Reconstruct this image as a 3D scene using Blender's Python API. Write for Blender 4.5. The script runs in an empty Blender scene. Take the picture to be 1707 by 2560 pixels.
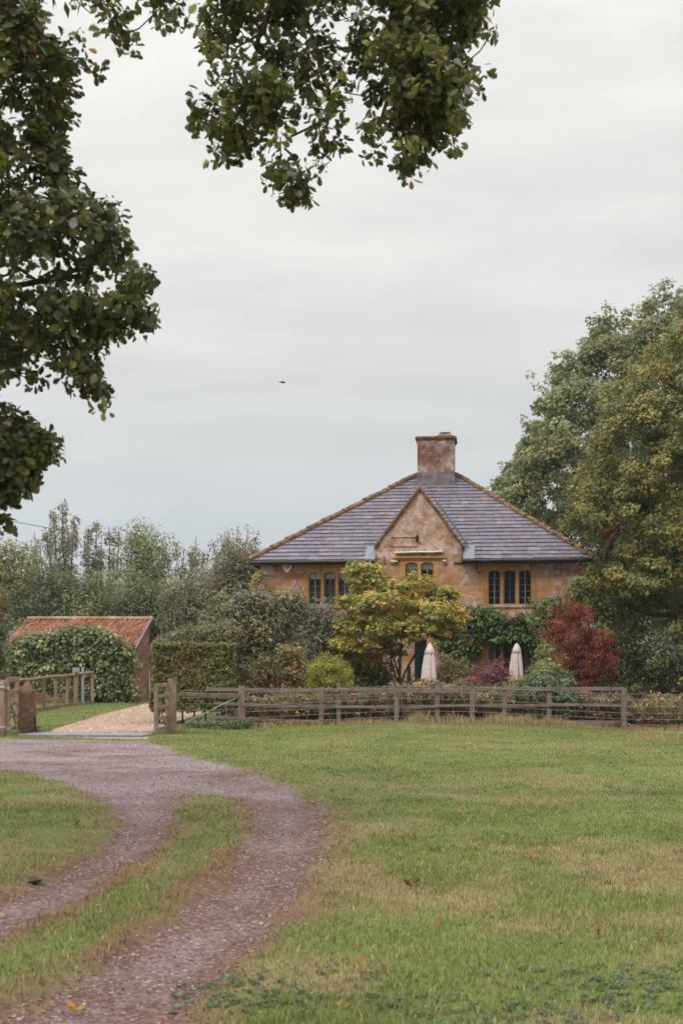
import bpy, math
import numpy as np
from mathutils import Vector, Matrix
R = math.radians
rng = np.random.default_rng(7)
col = bpy.context.scene.collection
sc = bpy.context.scene

# ------------------------------------------------------------------ camera
F = 3555.0           # focal length in photo pixels (1707 x 2560)
CX, HY, EYE = 853.5, 1680.0, 1.6
cam_d = bpy.data.cameras.new('camera'); cam = bpy.data.objects.new('camera', cam_d); col.objects.link(cam)
cam.location = (0, 0, EYE); cam.rotation_euler = (R(90), 0, 0)
cam_d.sensor_fit = 'VERTICAL'; cam_d.sensor_height = 36.0; cam_d.lens = 36.0*F/2560.0
cam_d.shift_y = (HY-1280.0)/2560.0
cam_d.clip_start = 0.1; cam_d.clip_end = 12000
sc.camera = cam
cam_d.dof.use_dof = True; cam_d.dof.focus_distance = 44.0; cam_d.dof.aperture_fstop = 5.6
sc.cycles.pixel_filter_type = 'BLACKMAN_HARRIS'; sc.cycles.filter_width = 1.6

# ------------------------------------------------------------------ world, sun, exposure
SUN_EL, SUN_AZ = R(48), R(215)
w = bpy.data.worlds.new('World'); sc.world = w; w.use_nodes = True
nt = w.node_tree; nt.nodes.clear(); L = nt.links.new
def N(t, **k):
    n = nt.nodes.new(t)
    for a, v in k.items():
        if a in n.inputs: n.inputs[a].default_value = v
        else: setattr(n, a, v)
    return n
sky = N('ShaderNodeTexSky', sky_type='NISHITA', sun_disc=False); sky.sun_elevation = SUN_EL; sky.sun_rotation = SUN_AZ
geo = N('ShaderNodeTexCoord')
sep = N('ShaderNodeSeparateXYZ'); L(geo.outputs['Generated'], sep.inputs[0])
# overcast deck: cloud streaks in direction space, brighter towards the zenith (as a real overcast sky)
mp = N('ShaderNodeMapping'); mp.inputs['Scale'].default_value = (1.6, 1.6, 9.0); L(geo.outputs['Generated'], mp.inputs[0])
n1 = N('ShaderNodeTexNoise'); n1.inputs['Scale'].default_value = 2.3; n1.inputs['Detail'].default_value = 6; n1.inputs['Roughness'].default_value = .52; n1.inputs['Distortion'].default_value = .35
L(mp.outputs[0], n1.inputs['Vector'])
cr = N('ShaderNodeValToRGB'); L(n1.outputs['Fac'], cr.inputs[0])
cr.color_ramp.elements[0].position = .32; cr.color_ramp.elements[0].color = (.885, .885, .89, 1)
cr.color_ramp.elements[1].position = .68; cr.color_ramp.elements[1].color = (1.045, 1.04, 1.03, 1)
gr = N('ShaderNodeValToRGB'); L(sep.outputs['Z'], gr.inputs[0])
e = gr.color_ramp.elements
e[0].position = 0.0; e[0].color = (.50, .57, .62, 1)
e[1].position = 1.0; e[1].color = (1.0, 1.0, 1.0, 1)
for p_, c_ in ((.09, (.53, .585, .62, 1)), (.15, (.60, .63, .635, 1)), (.22, (.69, .69, .67, 1)), (.33, (.755, .745, .72, 1)), (.42, (.81, .80, .77, 1))):
    x = gr.color_ramp.elements.new(p_); x.color = c_
# zenith lift
zl = N('ShaderNodeMapRange'); zl.inputs['From Min'].default_value = .45; zl.inputs['From Max'].default_value = 1; zl.inputs['To Min'].default_value = 1.0; zl.inputs['To Max'].default_value = 2.7
L(sep.outputs['Z'], zl.inputs['Value'])
mp2 = N('ShaderNodeMapping'); mp2.inputs['Scale'].default_value = (1.0, 1.0, 3.4); mp2.inputs['Rotation'].default_value = (.12, .2, 0); L(geo.outputs['Generated'], mp2.inputs[0])
n2 = N('ShaderNodeTexNoise'); n2.inputs['Scale'].default_value = 5.5; n2.inputs['Detail'].default_value = 7; n2.inputs['Roughness'].default_value = .58; n2.inputs['Distortion'].default_value = .8; L(mp2.outputs[0], n2.inputs['Vector'])
cr2 = N('ShaderNodeValToRGB'); L(n2.outputs['Fac'], cr2.inputs[0]); cr2.color_ramp.elements[0].position = .35; cr2.color_ramp.elements[0].color = (.945, .945, .95, 1); cr2.color_ramp.elements[1].position = .66; cr2.color_ramp.elements[1].color = (1.035, 1.035, 1.03, 1)
mm = N('ShaderNodeVectorMath', operation='MULTIPLY'); L(cr.outputs[0], mm.inputs[0]); L(cr2.outputs[0], mm.inputs[1])
m1 = N('ShaderNodeVectorMath', operation='MULTIPLY'); L(gr.outputs[0], m1.inputs[0]); L(mm.outputs[0], m1.inputs[1])
m2 = N('ShaderNodeVectorMath', operation='SCALE'); L(m1.outputs[0], m2.inputs[0]); L(zl.outputs[0], m2.inputs['Scale'])
m3 = N('ShaderNodeVectorMath', operation='SCALE'); L(m2.outputs[0], m3.inputs[0]); m3.inputs['Scale'].default_value = 10.0
mx = N('ShaderNodeMixRGB'); mx.inputs[0].default_value = .97; L(sky.outputs[0], mx.inputs[1]); L(m3.outputs[0], mx.inputs[2])
bg = N('ShaderNodeBackground'); bg.inputs['Strength'].default_value = .1; L(mx.outputs[0], bg.inputs[0])
wo = N('ShaderNodeOutputWorld'); L(bg.outputs[0], wo.inputs[0])
sd = bpy.data.lights.new('sun', 'SUN'); sd.energy = 1.5; sd.angle = R(14); sd.color = (1, .93, .83)
sun = bpy.data.objects.new('sun', sd); col.objects.link(sun)
# sun behind-left of the camera, high, veiled by the cloud
sun.rotation_euler = (R(90)-SUN_EL, 0, R(-35))
sc.view_settings.view_transform = 'Standard'; sc.view_settings.look = 'None'
sc.view_settings.exposure = 0.24; sc.view_settings.gamma = 1.0
sc.cycles.use_denoising = True
sc.cycles.max_bounces = 6; sc.cycles.transparent_max_bounces = 12

# ------------------------------------------------------------------ noise + terrain
def _hash(ix, iy, s):
    h = (ix.astype(np.int64)*374761393 + iy.astype(np.int64)*668265263 + s*1442695041) & 0xffffffff
    h = ((h ^ (h >> 13))*1274126177) & 0xffffffff
    return ((h ^ (h >> 16)) & 0xffff)/65535.0
def vnoise(x, y, s=0):
    x = np.asarray(x, float); y = np.asarray(y, float)
    ix = np.floor(x); iy = np.floor(y); fx = x-ix; fy = y-iy
    fx = fx*fx*(3-2*fx); fy = fy*fy*(3-2*fy)
    a = _hash(ix, iy, s); b = _hash(ix+1, iy, s); c = _hash(ix, iy+1, s); d = _hash(ix+1, iy+1, s)
    return (a*(1-fx)+b*fx)*(1-fy)+(c*(1-fx)+d*fx)*fy
def fbm(x, y, s=0, o=4):
    v = 0; a = .5; t = 0
    for k in range(o):
        v = v+a*vnoise(x*2**k, y*2**k, s+k*17); t += a; a *= .5
    return v/t
def sstep(a, b, x):
    t = np.clip((np.asarray(x, float)-a)/(b-a), 0, 1); return t*t*(3-2*t)
def hbase(x, y):
    x = np.asarray(x, float); y = np.asarray(y, float)
    fb = np.interp(x, [-4.6, -2.9, -.6, 1.6, 4.7, 8.2, 12], [0, -.04, .06, .15, .12, -.08, -.1])
    a = sstep(26, 40, y); b = sstep(41.5, 49, y)
    h = fb*a*(1-b)+.3*b*sstep(-30, 49, y)
    h = np.where(x < -4.6, .3*sstep(37, 58, y), h)
    # blend across the driveway edge
    t = sstep(-5.2, -4.0, x)
    left = .3*sstep(37, 58, y)
    h = left*(1-t)+(fb*a*(1-b)+.3*b)*t
    h = h+.02*(fbm(x*.5, y*.5, 3, 2)-.5)*sstep(3, 9, y)
    # rolling hills far away
    h = h+118*sstep(500, 1700, np.hypot(x, y))*(.55+.6*fbm(x/900.+3, y/900.+5, 9, 3))*sstep(200, 900, y)
    return h
def ground_pt(px, py, extra=0.0):
    """the point of the ground that the photograph shows at (px, py)"""
    Y = F*EYE/max(py-HY, 20)
    for _ in range(25):
        X = (px-CX)*Y/F; z = float(hbase(X, Y))
        Y = .5*Y+.5*F*(EYE-z)/max(py-HY, 20)
    return ((px-CX)*Y/F, Y)
def at(px, py, Y):
    return Vector(((px-CX)*Y/F, Y, EYE+(HY-py)*Y/F))
def poly_world(pts): return np.array([ground_pt(*p) for p in pts])
def sdf(P, poly):
    """signed distance, negative inside"""
    P = np.asarray(P, float); out = np.full(len(P), 1e9); ins = np.zeros(len(P), bool)
    n = len(poly)
    for i in range(n):
        a = poly[i]; b = poly[(i+1) % n]; d = b-a; l2 = max(d@d, 1e-12)
        t = np.clip(((P-a)@d)/l2, 0, 1)
        q = P-(a+t[:, None]*d); out = np.minimum(out, (q*q).sum(1))
        c = ((a[1] > P[:, 1]) != (b[1] > P[:, 1]))
        xx = (b[0]-a[0])*(P[:, 1]-a[1])/((b[1]-a[1]) if abs(b[1]-a[1]) > 1e-12 else 1e-12)+a[0]
        ins ^= c & (P[:, 0] < xx)
    r = np.sqrt(out); return np.where(ins, -r, r)
TRACK = poly_world([(-900, 1838), (0, 1843), (60, 1848), (360, 1851), (420, 1868), (500, 1893), (610, 1922), (697, 1950), (762, 1984), (806, 2025), (824, 2080), (815, 2134), (786, 2188), (740, 2243),
    (697, 2297), (610, 2373), (544, 2439), (468, 2493), (410, 2560), (330, 2640), (150, 2800), (-300, 3100), (-1500, 3100), (-1300, 2500), (-300, 2300), (0, 2235),
    (87, 2199), (163, 2172), (229, 2134), (261, 2101), (290, 2047), (272, 2010), (229, 1987), (163, 1954), (65, 1930), (0, 1921), (-300, 1895), (-900, 1880)])
STRIP = poly_world([(425, 1975), (470, 1968), (535, 1975), (600, 2003), (628, 2041), (620, 2096), (577, 2150), (512, 2199), (435, 2270), (359, 2330), (283, 2379), (163, 2439), (54, 2493), (0, 2515),
    (-400, 2700), (-1200, 3000), (-1600, 2800), (-500, 2480), (0, 2341), (109, 2292), (218, 2232), (327, 2166), (403, 2112), (435, 2068), (450, 2030), (440, 2000)])
DRIVE = poly_world([(60, 1842), (95, 1838), (160, 1815), (260, 1785), (345, 1764), (375, 1757), (500, 1753), (900, 1750), (900, 1762), (700, 1768), (500, 1785), (440, 1805), (375, 1832), (370, 1848)])
def masks(x, y):
    P = np.stack([x, y], 1)
    near = (np.abs(x) < 40) & (y < 75) & (y > -8)
    dt = np.full(len(x), 9.); ds = np.full(len(x), 9.); dd = np.full(len(x), 9.)
    dt[near] = sdf(P[near], TRACK); ds[near] = sdf(P[near], STRIP); dd[near] = sdf(P[near], DRIVE)
    j = (fbm(x*1.7, y*1.7, 21, 4)-.5)*.36+(vnoise(x*9, y*9, 5)-.5)*.14
    trk = 1-sstep(-.12, .12, dt+j)
    stp = 1-sstep(-.12, .14, ds+j*1.1)
    # the strip thins out where the two wheel tracks part
    fade = 1-sstep(16.5, 20.5, y)*.7
    stp = stp*np.clip(fade+(fbm(x*3, y*3, 8, 3)-.5)*1.2*(fade < .98), 0, 1)
    g = trk*(1-stp)
    edge = np.clip(1-np.abs(np.where(np.abs(dt) < np.abs(ds), dt, ds))/.45, 0, 1)*(y < 30)
    drv = 1-sstep(-.05, .05, dd)
    return g, drv, edge, dt, ds
def height(x, y, m=None):
    m = m or masks(x, y)
    return hbase(x, y)-.055*m[0]-.01*m[1]+.02*m[0]*(fbm(x*2.2, y*2.2, 31, 3)-.5)
def gh(x, y):
    return float(height(np.array([float(x)]), np.array([float(y)]))[0])

# ------------------------------------------------------------------ materials
def new_mat(name):
    m = bpy.data.materials.new(name); m.use_nodes = True
    n = m.node_tree; n.nodes.clear(); return m, n
class G:
    """tiny node helper"""
    def __init__(s, name):
        s.m, s.t = new_mat(name); s.o = s.n('ShaderNodeOutputMaterial'); s.p = s.n('ShaderNodeBsdfPrincipled'); s.l(s.p.outputs[0], s.o.inputs[0])
    def n(s, t, **k):
        n = s.t.nodes.new(t)
        for a, v in k.items():
            if a in n.inputs: n.inputs[a].default_value = v
            else: setattr(n, a, v)
        return n
    def l(s, a, b): s.t.links.new(a, b)
    def coord(s, kind='Object', scale=(1, 1, 1)):
        c = s.n('ShaderNodeTexCoord'); m = s.n('ShaderNodeMapping'); m.inputs['Scale'].default_value = scale
        s.l(c.outputs[kind], m.inputs[0]); return m.outputs[0]
    def noise(s, v, scale, detail=4, rough=.55, dist=0):
        n = s.n('ShaderNodeTexNoise'); n.inputs['Scale'].default_value = scale; n.inputs['Detail'].default_value = detail
        n.inputs['Roughness'].default_value = rough; n.inputs['Distortion'].default_value = dist; s.l(v, n.inputs['Vector']); return n.outputs['Fac']
    def ramp(s, f, stops):
        r = s.n('ShaderNodeValToRGB'); s.l(f, r.inputs[0]); e = r.color_ramp.elements
        while len(e) < len(stops): e.new(.5)
        for i, (p, c) in enumerate(stops):
            e[i].position = p; e[i].color = (c if isinstance(c, tuple) else (c, c, c))+(1,)
        return r.outputs[0]
    def mix(s, f, a, b, mode='MIX'):
        m = s.n('ShaderNodeMixRGB', blend_type=mode)
        for i, v in ((0, f), (1, a), (2, b)):
            if isinstance(v, (int, float)): m.inputs[i].default_value = v if i == 0 else (v, v, v, 1)
            elif isinstance(v, tuple): m.inputs[i].default_value = v+(1,)
            else: s.l(v, m.inputs[i])
        return m.outputs[0]
    def math(s, op, a, b=0):
        m = s.n('ShaderNodeMath', operation=op)
        for i, v in ((0, a), (1, b)):
            if isinstance(v, (int, float)): m.inputs[i].default_value = v
            else: s.l(v, m.inputs[i])
        return m.outputs[0]
    def attr(s, name):
        a = s.n('ShaderNodeAttribute', attribute_name=name); return a
    def base(s, c):
        if isinstance(c, tuple): s.p.inputs['Base Color'].default_value = c+(1,)
        else: s.l(c, s.p.inputs['Base Color'])
    def rough(s, r, spec=None):
        if isinstance(r, (int, float)): s.p.inputs['Roughness'].default_value = r
        else: s.l(r, s.p.inputs['Roughness'])
        if spec is not None: s.p.inputs['Specular IOR Level'].default_value = spec
    def bump(s, h, strength=.5, dist=.02):
        b = s.n('ShaderNodeBump'); b.inputs['Strength'].default_value = strength; b.inputs['Distance'].default_value = dist
        s.l(h, b.inputs['Height']); s.l(b.outputs[0], s.p.inputs['Normal'])
M = {}
def simple(name, c, r=.7, spec=.3, var=.25, scale=9, metal=0):
    g = G(name); v = g.coord(); f = g.noise(v, scale, 5)
    g.base(g.mix(1, c, g.ramp(f, [(.3, 1-var), (.7, 1+var*.6)]), 'MULTIPLY')); g.rough(r, spec); g.p.inputs['Metallic'].default_value = metal
    g.bump(f, .25, .01); M[name] = g.m; return g.m
def leaf_mat(name, rough=.5, trans=.3, spec=.35):
    g = G(name); a = g.attr('col'); g.base(a.outputs['Color']); g.rough(rough, spec)
    tr = g.n('ShaderNodeBsdfTranslucent'); h = g.n('ShaderNodeHueSaturation'); h.inputs['Value'].default_value = 1.25; h.inputs['Saturation'].default_value = 1.1
    g.l(a.outputs['Color'], h.inputs['Color']); g.l(h.outputs[0], tr.inputs[0])
    m = g.n('ShaderNodeMixShader'); m.inputs[0].default_value = trans; g.l(g.p.outputs[0], m.inputs[1]); g.l(tr.outputs[0], m.inputs[2]); g.l(m.outputs[0], g.o.inputs[0])
    M[name] = g.m; return g.m
leaf_mat('leaf'); leaf_mat('oak_leaf', .42, .28, .45); leaf_mat('grass', .75, .25, .12); leaf_mat('petal', .6, .35, .2); leaf_mat('dead_leaf', .8, .05, .15)
def bark(name, c1, c2, sc_=6):
    g = G(name); v = g.coord('Object', (1, 1, .3)); f = g.noise(v, sc_, 6, .65, .4)
    g.base(g.ramp(f, [(.3, c1), (.7, c2)])); g.rough(.9, .15); g.bump(f, .8, .03); M[name] = g.m
bark('bark', (.045, .03, .022), (.13, .10, .075)); bark('twig', (.05, .032, .025), (.10, .07, .05), 14)
def wood(name, c1, c2, c3):
    g = G(name); v = g.coord('Object', (1, 1, 1)); f = g.noise(v, 3.5, 5, .6); gr_ = g.noise(g.coord('Object', (30, 30, 3)), 1.2, 5, .6)
    c = g.ramp(f, [(.3, c1), (.55, c2), (.75, c3)]); c = g.mix(.55, c, g.ramp(gr_, [(.3, .45), (.7, 1.15)]), 'MULTIPLY')
    g.base(c); g.rough(.88, .15); g.bump(gr_, .5, .01); M[name] = g.m
wood('fence_wood', (.12, .085, .072), (.22, .165, .145), (.16, .125, .10)); wood('gate_wood', (.17, .115, .085), (.29, .21, .165), (.22, .16, .115)); wood('rail_wood', (.21, .14, .10), (.33, .235, .17), (.26, .19, .13))
simple('wire', (.27, .25, .23), .6, .4, .1, 5, .2); simple('galvanised', (.42, .44, .47), .45, .5, .15, 12, .7); simple('black_iron', (.02, .018, .018), .5, .4)
simple('white_paint', (.72, .70, .64), .5, .4, .08); simple('dark_mark', (.03, .03, .04), .6, .3, .1)
simple('parasol_cloth', (.60, .51, .48), .9, .1, .12, 5); simple('parasol_pole', (.30, .22, .15), .6); simple('teal_paint', (.008, .04, .042), .5, .4)
simple('lead', (.18, .19, .23), .55, .4, .35, 6); simple('old_lead', (.17, .135, .145), .7, .3, .5, 5); simple('grid_metal', (.20, .20, .24), .5, .5, .3, 15); simple('window_metal', (.20, .20, .24), .45, .5, .1); simple('casement_metal', (.09, .08, .12), .45, .5, .1)
simple('blind', (.86, .87, .85), .9, .1, .06, 3); simple('curtain', (.14, .12, .10), .9, .1, .25, 3); simple('pale_curtain', (.42, .42, .40), .9, .1, .15, 3); simple('bird_black', (.02, .02, .025), .7)
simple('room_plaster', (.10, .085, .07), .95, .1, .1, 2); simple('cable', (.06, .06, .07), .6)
g = G('glass'); g.base((.012, .014, .016)); g.rough(.06, .5)
tr = g.n('ShaderNodeBsdfTransparent'); mxx = g.n('ShaderNodeMixShader'); mxx.inputs[0].default_value = .9; g.l(tr.outputs[0], mxx.inputs[2]); g.l(g.p.outputs[0], mxx.inputs[1]); g.l(mxx.outputs[0], g.o.inputs[0]); M['glass'] = g.m

def stone(name, c_lo, c_hi, lichen, brown, joint=(.68, .25), lich=.5, brown_amt=.4, weather=False, rubble=False, drift0=.42):
    g = G(name); v = g.coord('Object'); v2 = g.coord('Object')
    f = g.noise(v, 1.3, 6, .62, .3); f2 = g.noise(v, 6, 6, .7); f3 = g.noise(v, 17, 6, .72)
    base = g.ramp(f, [(.3, c_lo), (.7, c_hi)])
    # ashlar blocks, each with its own tone (vector: along the wall, height)
    sx = g.n('ShaderNodeSeparateXYZ'); g.l(v2, sx.inputs[0]); cb = g.n('ShaderNodeCombineXYZ')
    g.l(g.math('ADD', sx.outputs[0], sx.outputs[1]), cb.inputs[0]); g.l(sx.outputs[2], cb.inputs[1])
    b = g.n('ShaderNodeTexBrick'); b.offset = .5; b.inputs['Scale'].default_value = 1; b.inputs['Brick Width'].default_value = joint[0]; b.inputs['Row Height'].default_value = joint[1]
    b.inputs['Mortar Size'].default_value = .012; b.inputs['Mortar Smooth'].default_value = .4; b.inputs['Bias'].default_value = -.2
    b.inputs['Color1'].default_value = (.70, .67, .65, 1); b.inputs['Color2'].default_value = (1.18, 1.16, 1.13, 1); b.inputs['Mortar'].default_value = ((1.3, 1.35, 1.4, 1) if rubble else (.62, .55, .5, 1))
    dn = g.n('ShaderNodeMixRGB', blend_type='ADD'); dn.inputs[0].default_value = .05 if rubble else .02; g.l(cb.outputs[0], dn.inputs[1])
    nn = g.n('ShaderNodeTexNoise'); nn.inputs['Scale'].default_value = 3; g.l(v2, nn.inputs['Vector']); g.l(nn.outputs['Color'], dn.inputs[2]); g.l(dn.outputs[0], b.inputs['Vector'])
    c = g.mix(1.0 if rubble else .85, base, b.outputs['Color'], 'MULTIPLY')
    c = g.mix(g.math('MULTIPLY', g.ramp(g.noise(v, .9, 5, .6, .5), [(.42, 0.), (.62, 1.)]), brown_amt), c, brown)
    # lichen: pale patches, in drifts
    dn_ = g.noise(v, .75, 4, .55)
    if weather:      # the exposed gable is browner and mottled, the sheltered band under the eaves clean, the lower wall bleached
        hi = g.n('ShaderNodeMapRange'); hi.inputs['From Min'].default_value = 5.0; hi.inputs['From Max'].default_value = 6.1; g.l(g.math('ADD', sx.outputs[2], g.math('MULTIPLY', g.noise(v, 1.1, 4), .9)), hi.inputs['Value'])
        c = g.mix(g.math('MULTIPLY', hi.outputs[0], .6), c, g.mix(1, brown, g.ramp(f2, [(.3, .8), (.7, 1.7)]), 'MULTIPLY'))
        lo = g.n('ShaderNodeMapRange'); lo.inputs['From Min'].default_value = 5.0; lo.inputs['From Max'].default_value = 3.6; g.l(sx.outputs[2], lo.inputs['Value'])
        dn_ = g.math('ADD', dn_, g.math('ADD', g.math('MULTIPLY', hi.outputs[0], .26), g.math('SUBTRACT', g.math('MULTIPLY', lo.outputs[0], .13), .05)))
    drift = g.ramp(dn_, [(drift0, 0.), (drift0+.2, 1.)])
    spots = g.ramp(g.mix(.35, g.noise(v, 3.1, 6, .68, .6), f3), [(.42, 0.), (.60, 1.)])
    lm = g.math('MULTIPLY', g.math('MULTIPLY', drift, spots), lich)
    c = g.mix(lm, c, lichen)
    c = g.mix(g.math('MULTIPLY', g.ramp(f3, [(.60, 0.), (.68, 1.)]), .6*lich+.1), c, (.62, .55, .50))
    g.base(c); g.rough(.93, .12); g.bump(g.mix(.5, f3, b.outputs['Fac']), .45, .02); M[name] = g.m
ORANGE_LO, ORANGE_HI = (.36, .175, .066), (.50, .26, .105)
stone('wall_stone', ORANGE_LO, ORANGE_HI, (.58, .46, .43), (.20, .10, .05), lich=.95, brown_amt=.3, weather=True)
stone('gable_stone', (.30, .15, .075), (.40, .22, .10), (.60, .50, .46), (.17, .085, .05), lich=.95, brown_amt=.7)
stone('dressed_stone', (.37, .185, .065), (.49, .26, .10), (.52, .42, .34), (.30, .15, .06), joint=(2.4, 1.2), lich=.35, brown_amt=.2)
stone('sill_stone', (.36, .20, .10), (.46, .30, .18), (.62, .54, .48), (.30, .15, .06), joint=(1.4, 1.2), lich=.9, brown_amt=.2)
stone('lichen_stone', (.60, .54, .48), (.70, .66, .60), (.78, .76, .72), (.2, .13, .09), joint=(1.4, 1.2), lich=1, brown_amt=.2)
stone('chimney_stone', (.17, .085, .05), (.25, .13, .08), (.52, .43, .42), (.10, .055, .045), joint=(.5, .28), lich=1.0, brown_amt=.6, drift0=.30)
stone('barn_stone', (.22, .11, .08), (.33, .19, .14), (.40, .30, .26), (.12, .06, .04), joint=(.34, .17), lich=.4, brown_amt=.3, rubble=True)
stone('gatepost_stone', (.12, .07, .045), (.22, .125, .065), (.36, .26, .18), (.07, .045, .038), joint=(5, 5), lich=.4, brown_amt=.8)
g = G('coping_stone'); v = g.coord(); f = g.noise(v, 7, 6, .7); g.base(g.ramp(f, [(.3, (.06, .04, .03)), (.46, (.13, .085, .058)), (.57, (.225, .13, .062)), (.70, (.34, .29, .25))])); g.rough(.95, .1); g.bump(f, .9, .03); M['coping_stone'] = g.m

g = G('slate'); v = g.coord(); a = g.attr('col'); f = g.noise(v, 5, 5, .65); f2 = g.noise(v, .55, 4, .6)
c = g.mix(1, a.outputs['Color'], g.ramp(f, [(.3, .8), (.7, 1.18)]), 'MULTIPLY')
br = g.math('MULTIPLY', g.ramp(f2, [(.45, 0.), (.66, 1.)]), g.ramp(g.noise(v, 9, 4, .6), [(.4, 0.), (.62, 1.)]))
c = g.mix(g.math('MULTIPLY', br, .42), c, (.17, .11, .085))
sp = g.math('MULTIPLY', g.ramp(g.noise(v, 3.4, 5, .62), [(.61, 0.), (.67, 1.)]), .8)
c = g.mix(sp, c, (.38, .20, .06))
sp2 = g.math('MULTIPLY', g.ramp(g.noise(v, 11, 3, .6), [(.64, 0.), (.70, 1.)]), .5)
c = g.mix(sp2, c, (.36, .35, .36))
g.base(c); g.rough(.78, .22); g.bump(f, .4, .01); M['slate'] = g.m
g = G('pantile'); v = g.coord(); a = g.attr('col'); f = g.noise(v, 6, 5, .65)
c = g.mix(1, a.outputs['Color'], g.ramp(f, [(.3, .65), (.7, 1.2)]), 'MULTIPLY')
c = g.mix(g.math('MULTIPLY', g.ramp(g.noise(v, 2.2, 5, .65), [(.5, 0.), (.68, 1.)]), .6), c, (.12, .075, .05)); g.base(c); g.rough(.85, .2); g.bump(f, .4, .01); M['pantile'] = g.m

g = G('ground'); v = g.coord('Object'); a = g.attr('col'); k = g.attr('mask')
s_ = g.n('ShaderNodeSeparateColor'); g.l(k.outputs['Color'], s_.inputs[0])
f1 = g.noise(v, 11, 6, .7); f2 = g.noise(v, 55, 4, .75)
gm = g.mix(1, a.outputs['Color'], g.ramp(g.mix(.5, f1, f2), [(.3, .62), (.7, 1.32)]), 'MULTIPLY')
vo = g.n('ShaderNodeTexVoronoi'); vo.inputs['Scale'].default_value = 42; g.l(v, vo.inputs['Vector'])
vc = g.n('ShaderNodeSeparateColor'); g.l(vo.outputs['Color'], vc.inputs[0])
stn = g.mix(1, a.outputs['Color'], g.ramp(vc.outputs[0], [(0., .55), (.35, .85), (.75, 1.1), (1., 1.65)]), 'MULTIPLY')
stn = g.mix(1, stn, g.ramp(f1, [(.3, .8), (.7, 1.15)]), 'MULTIPLY')
c = g.mix(s_.outputs[0], gm, stn); g.base(c); g.rough(.95, .08)
hh = g.mix(s_.outputs[0], f2, vo.outputs['Distance']); g.bump(hh, .5, .02); M['ground'] = g.m

# ------------------------------------------------------------------ mesh helpers
def tag(o, label=None, cat=None, group=None, kind=None):
    if label: o['label'] = label
    if cat: o['category'] = cat
    if group: o['group'] = group
    if kind: o['kind'] = kind
    return o
def empty(name, loc, rz=0):
    o = bpy.data.objects.new(name, None); o.location = loc; o.rotation_euler = (0, 0, rz); o.empty_display_size = .1; col.objects.link(o); return o
def link(name, me, parent=None):
    o = bpy.data.objects.new(name, me); col.objects.link(o)
    if parent is not None: o.parent = parent
    return o
def np_mesh(name, V, loops, sizes, mat, parent=None, attrs=None, smooth=False):
    me = bpy.data.meshes.new(name); V = np.ascontiguousarray(V, dtype=np.float32)
    me.vertices.add(len(V)); me.vertices.foreach_set('co', V.ravel())
    loops = np.asarray(loops, np.int32).ravel(); sizes = np.asarray(sizes, np.int32)
    me.loops.add(len(loops)); me.loops.foreach_set('vertex_index', loops)
    me.polygons.add(len(sizes)); st = np.zeros(len(sizes), np.int32); st[1:] = np.cumsum(sizes)[:-1]
    me.polygons.foreach_set('loop_start', st)
    try: me.polygons.foreach_set('loop_total', sizes)
    except Exception: pass
    for k, a in (attrs or {}).items():
        at_ = me.attributes.new(k, 'FLOAT_COLOR', 'POINT'); c = np.ones((len(V), 4), np.float32); c[:, :3] = a; at_.data.foreach_set('color', c.ravel())
    me.materials.append(mat); me.update(calc_edges=True)
    if smooth: me.polygons.foreach_set('use_smooth', np.ones(len(sizes), bool))
    return link(name, me, parent)
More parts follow.
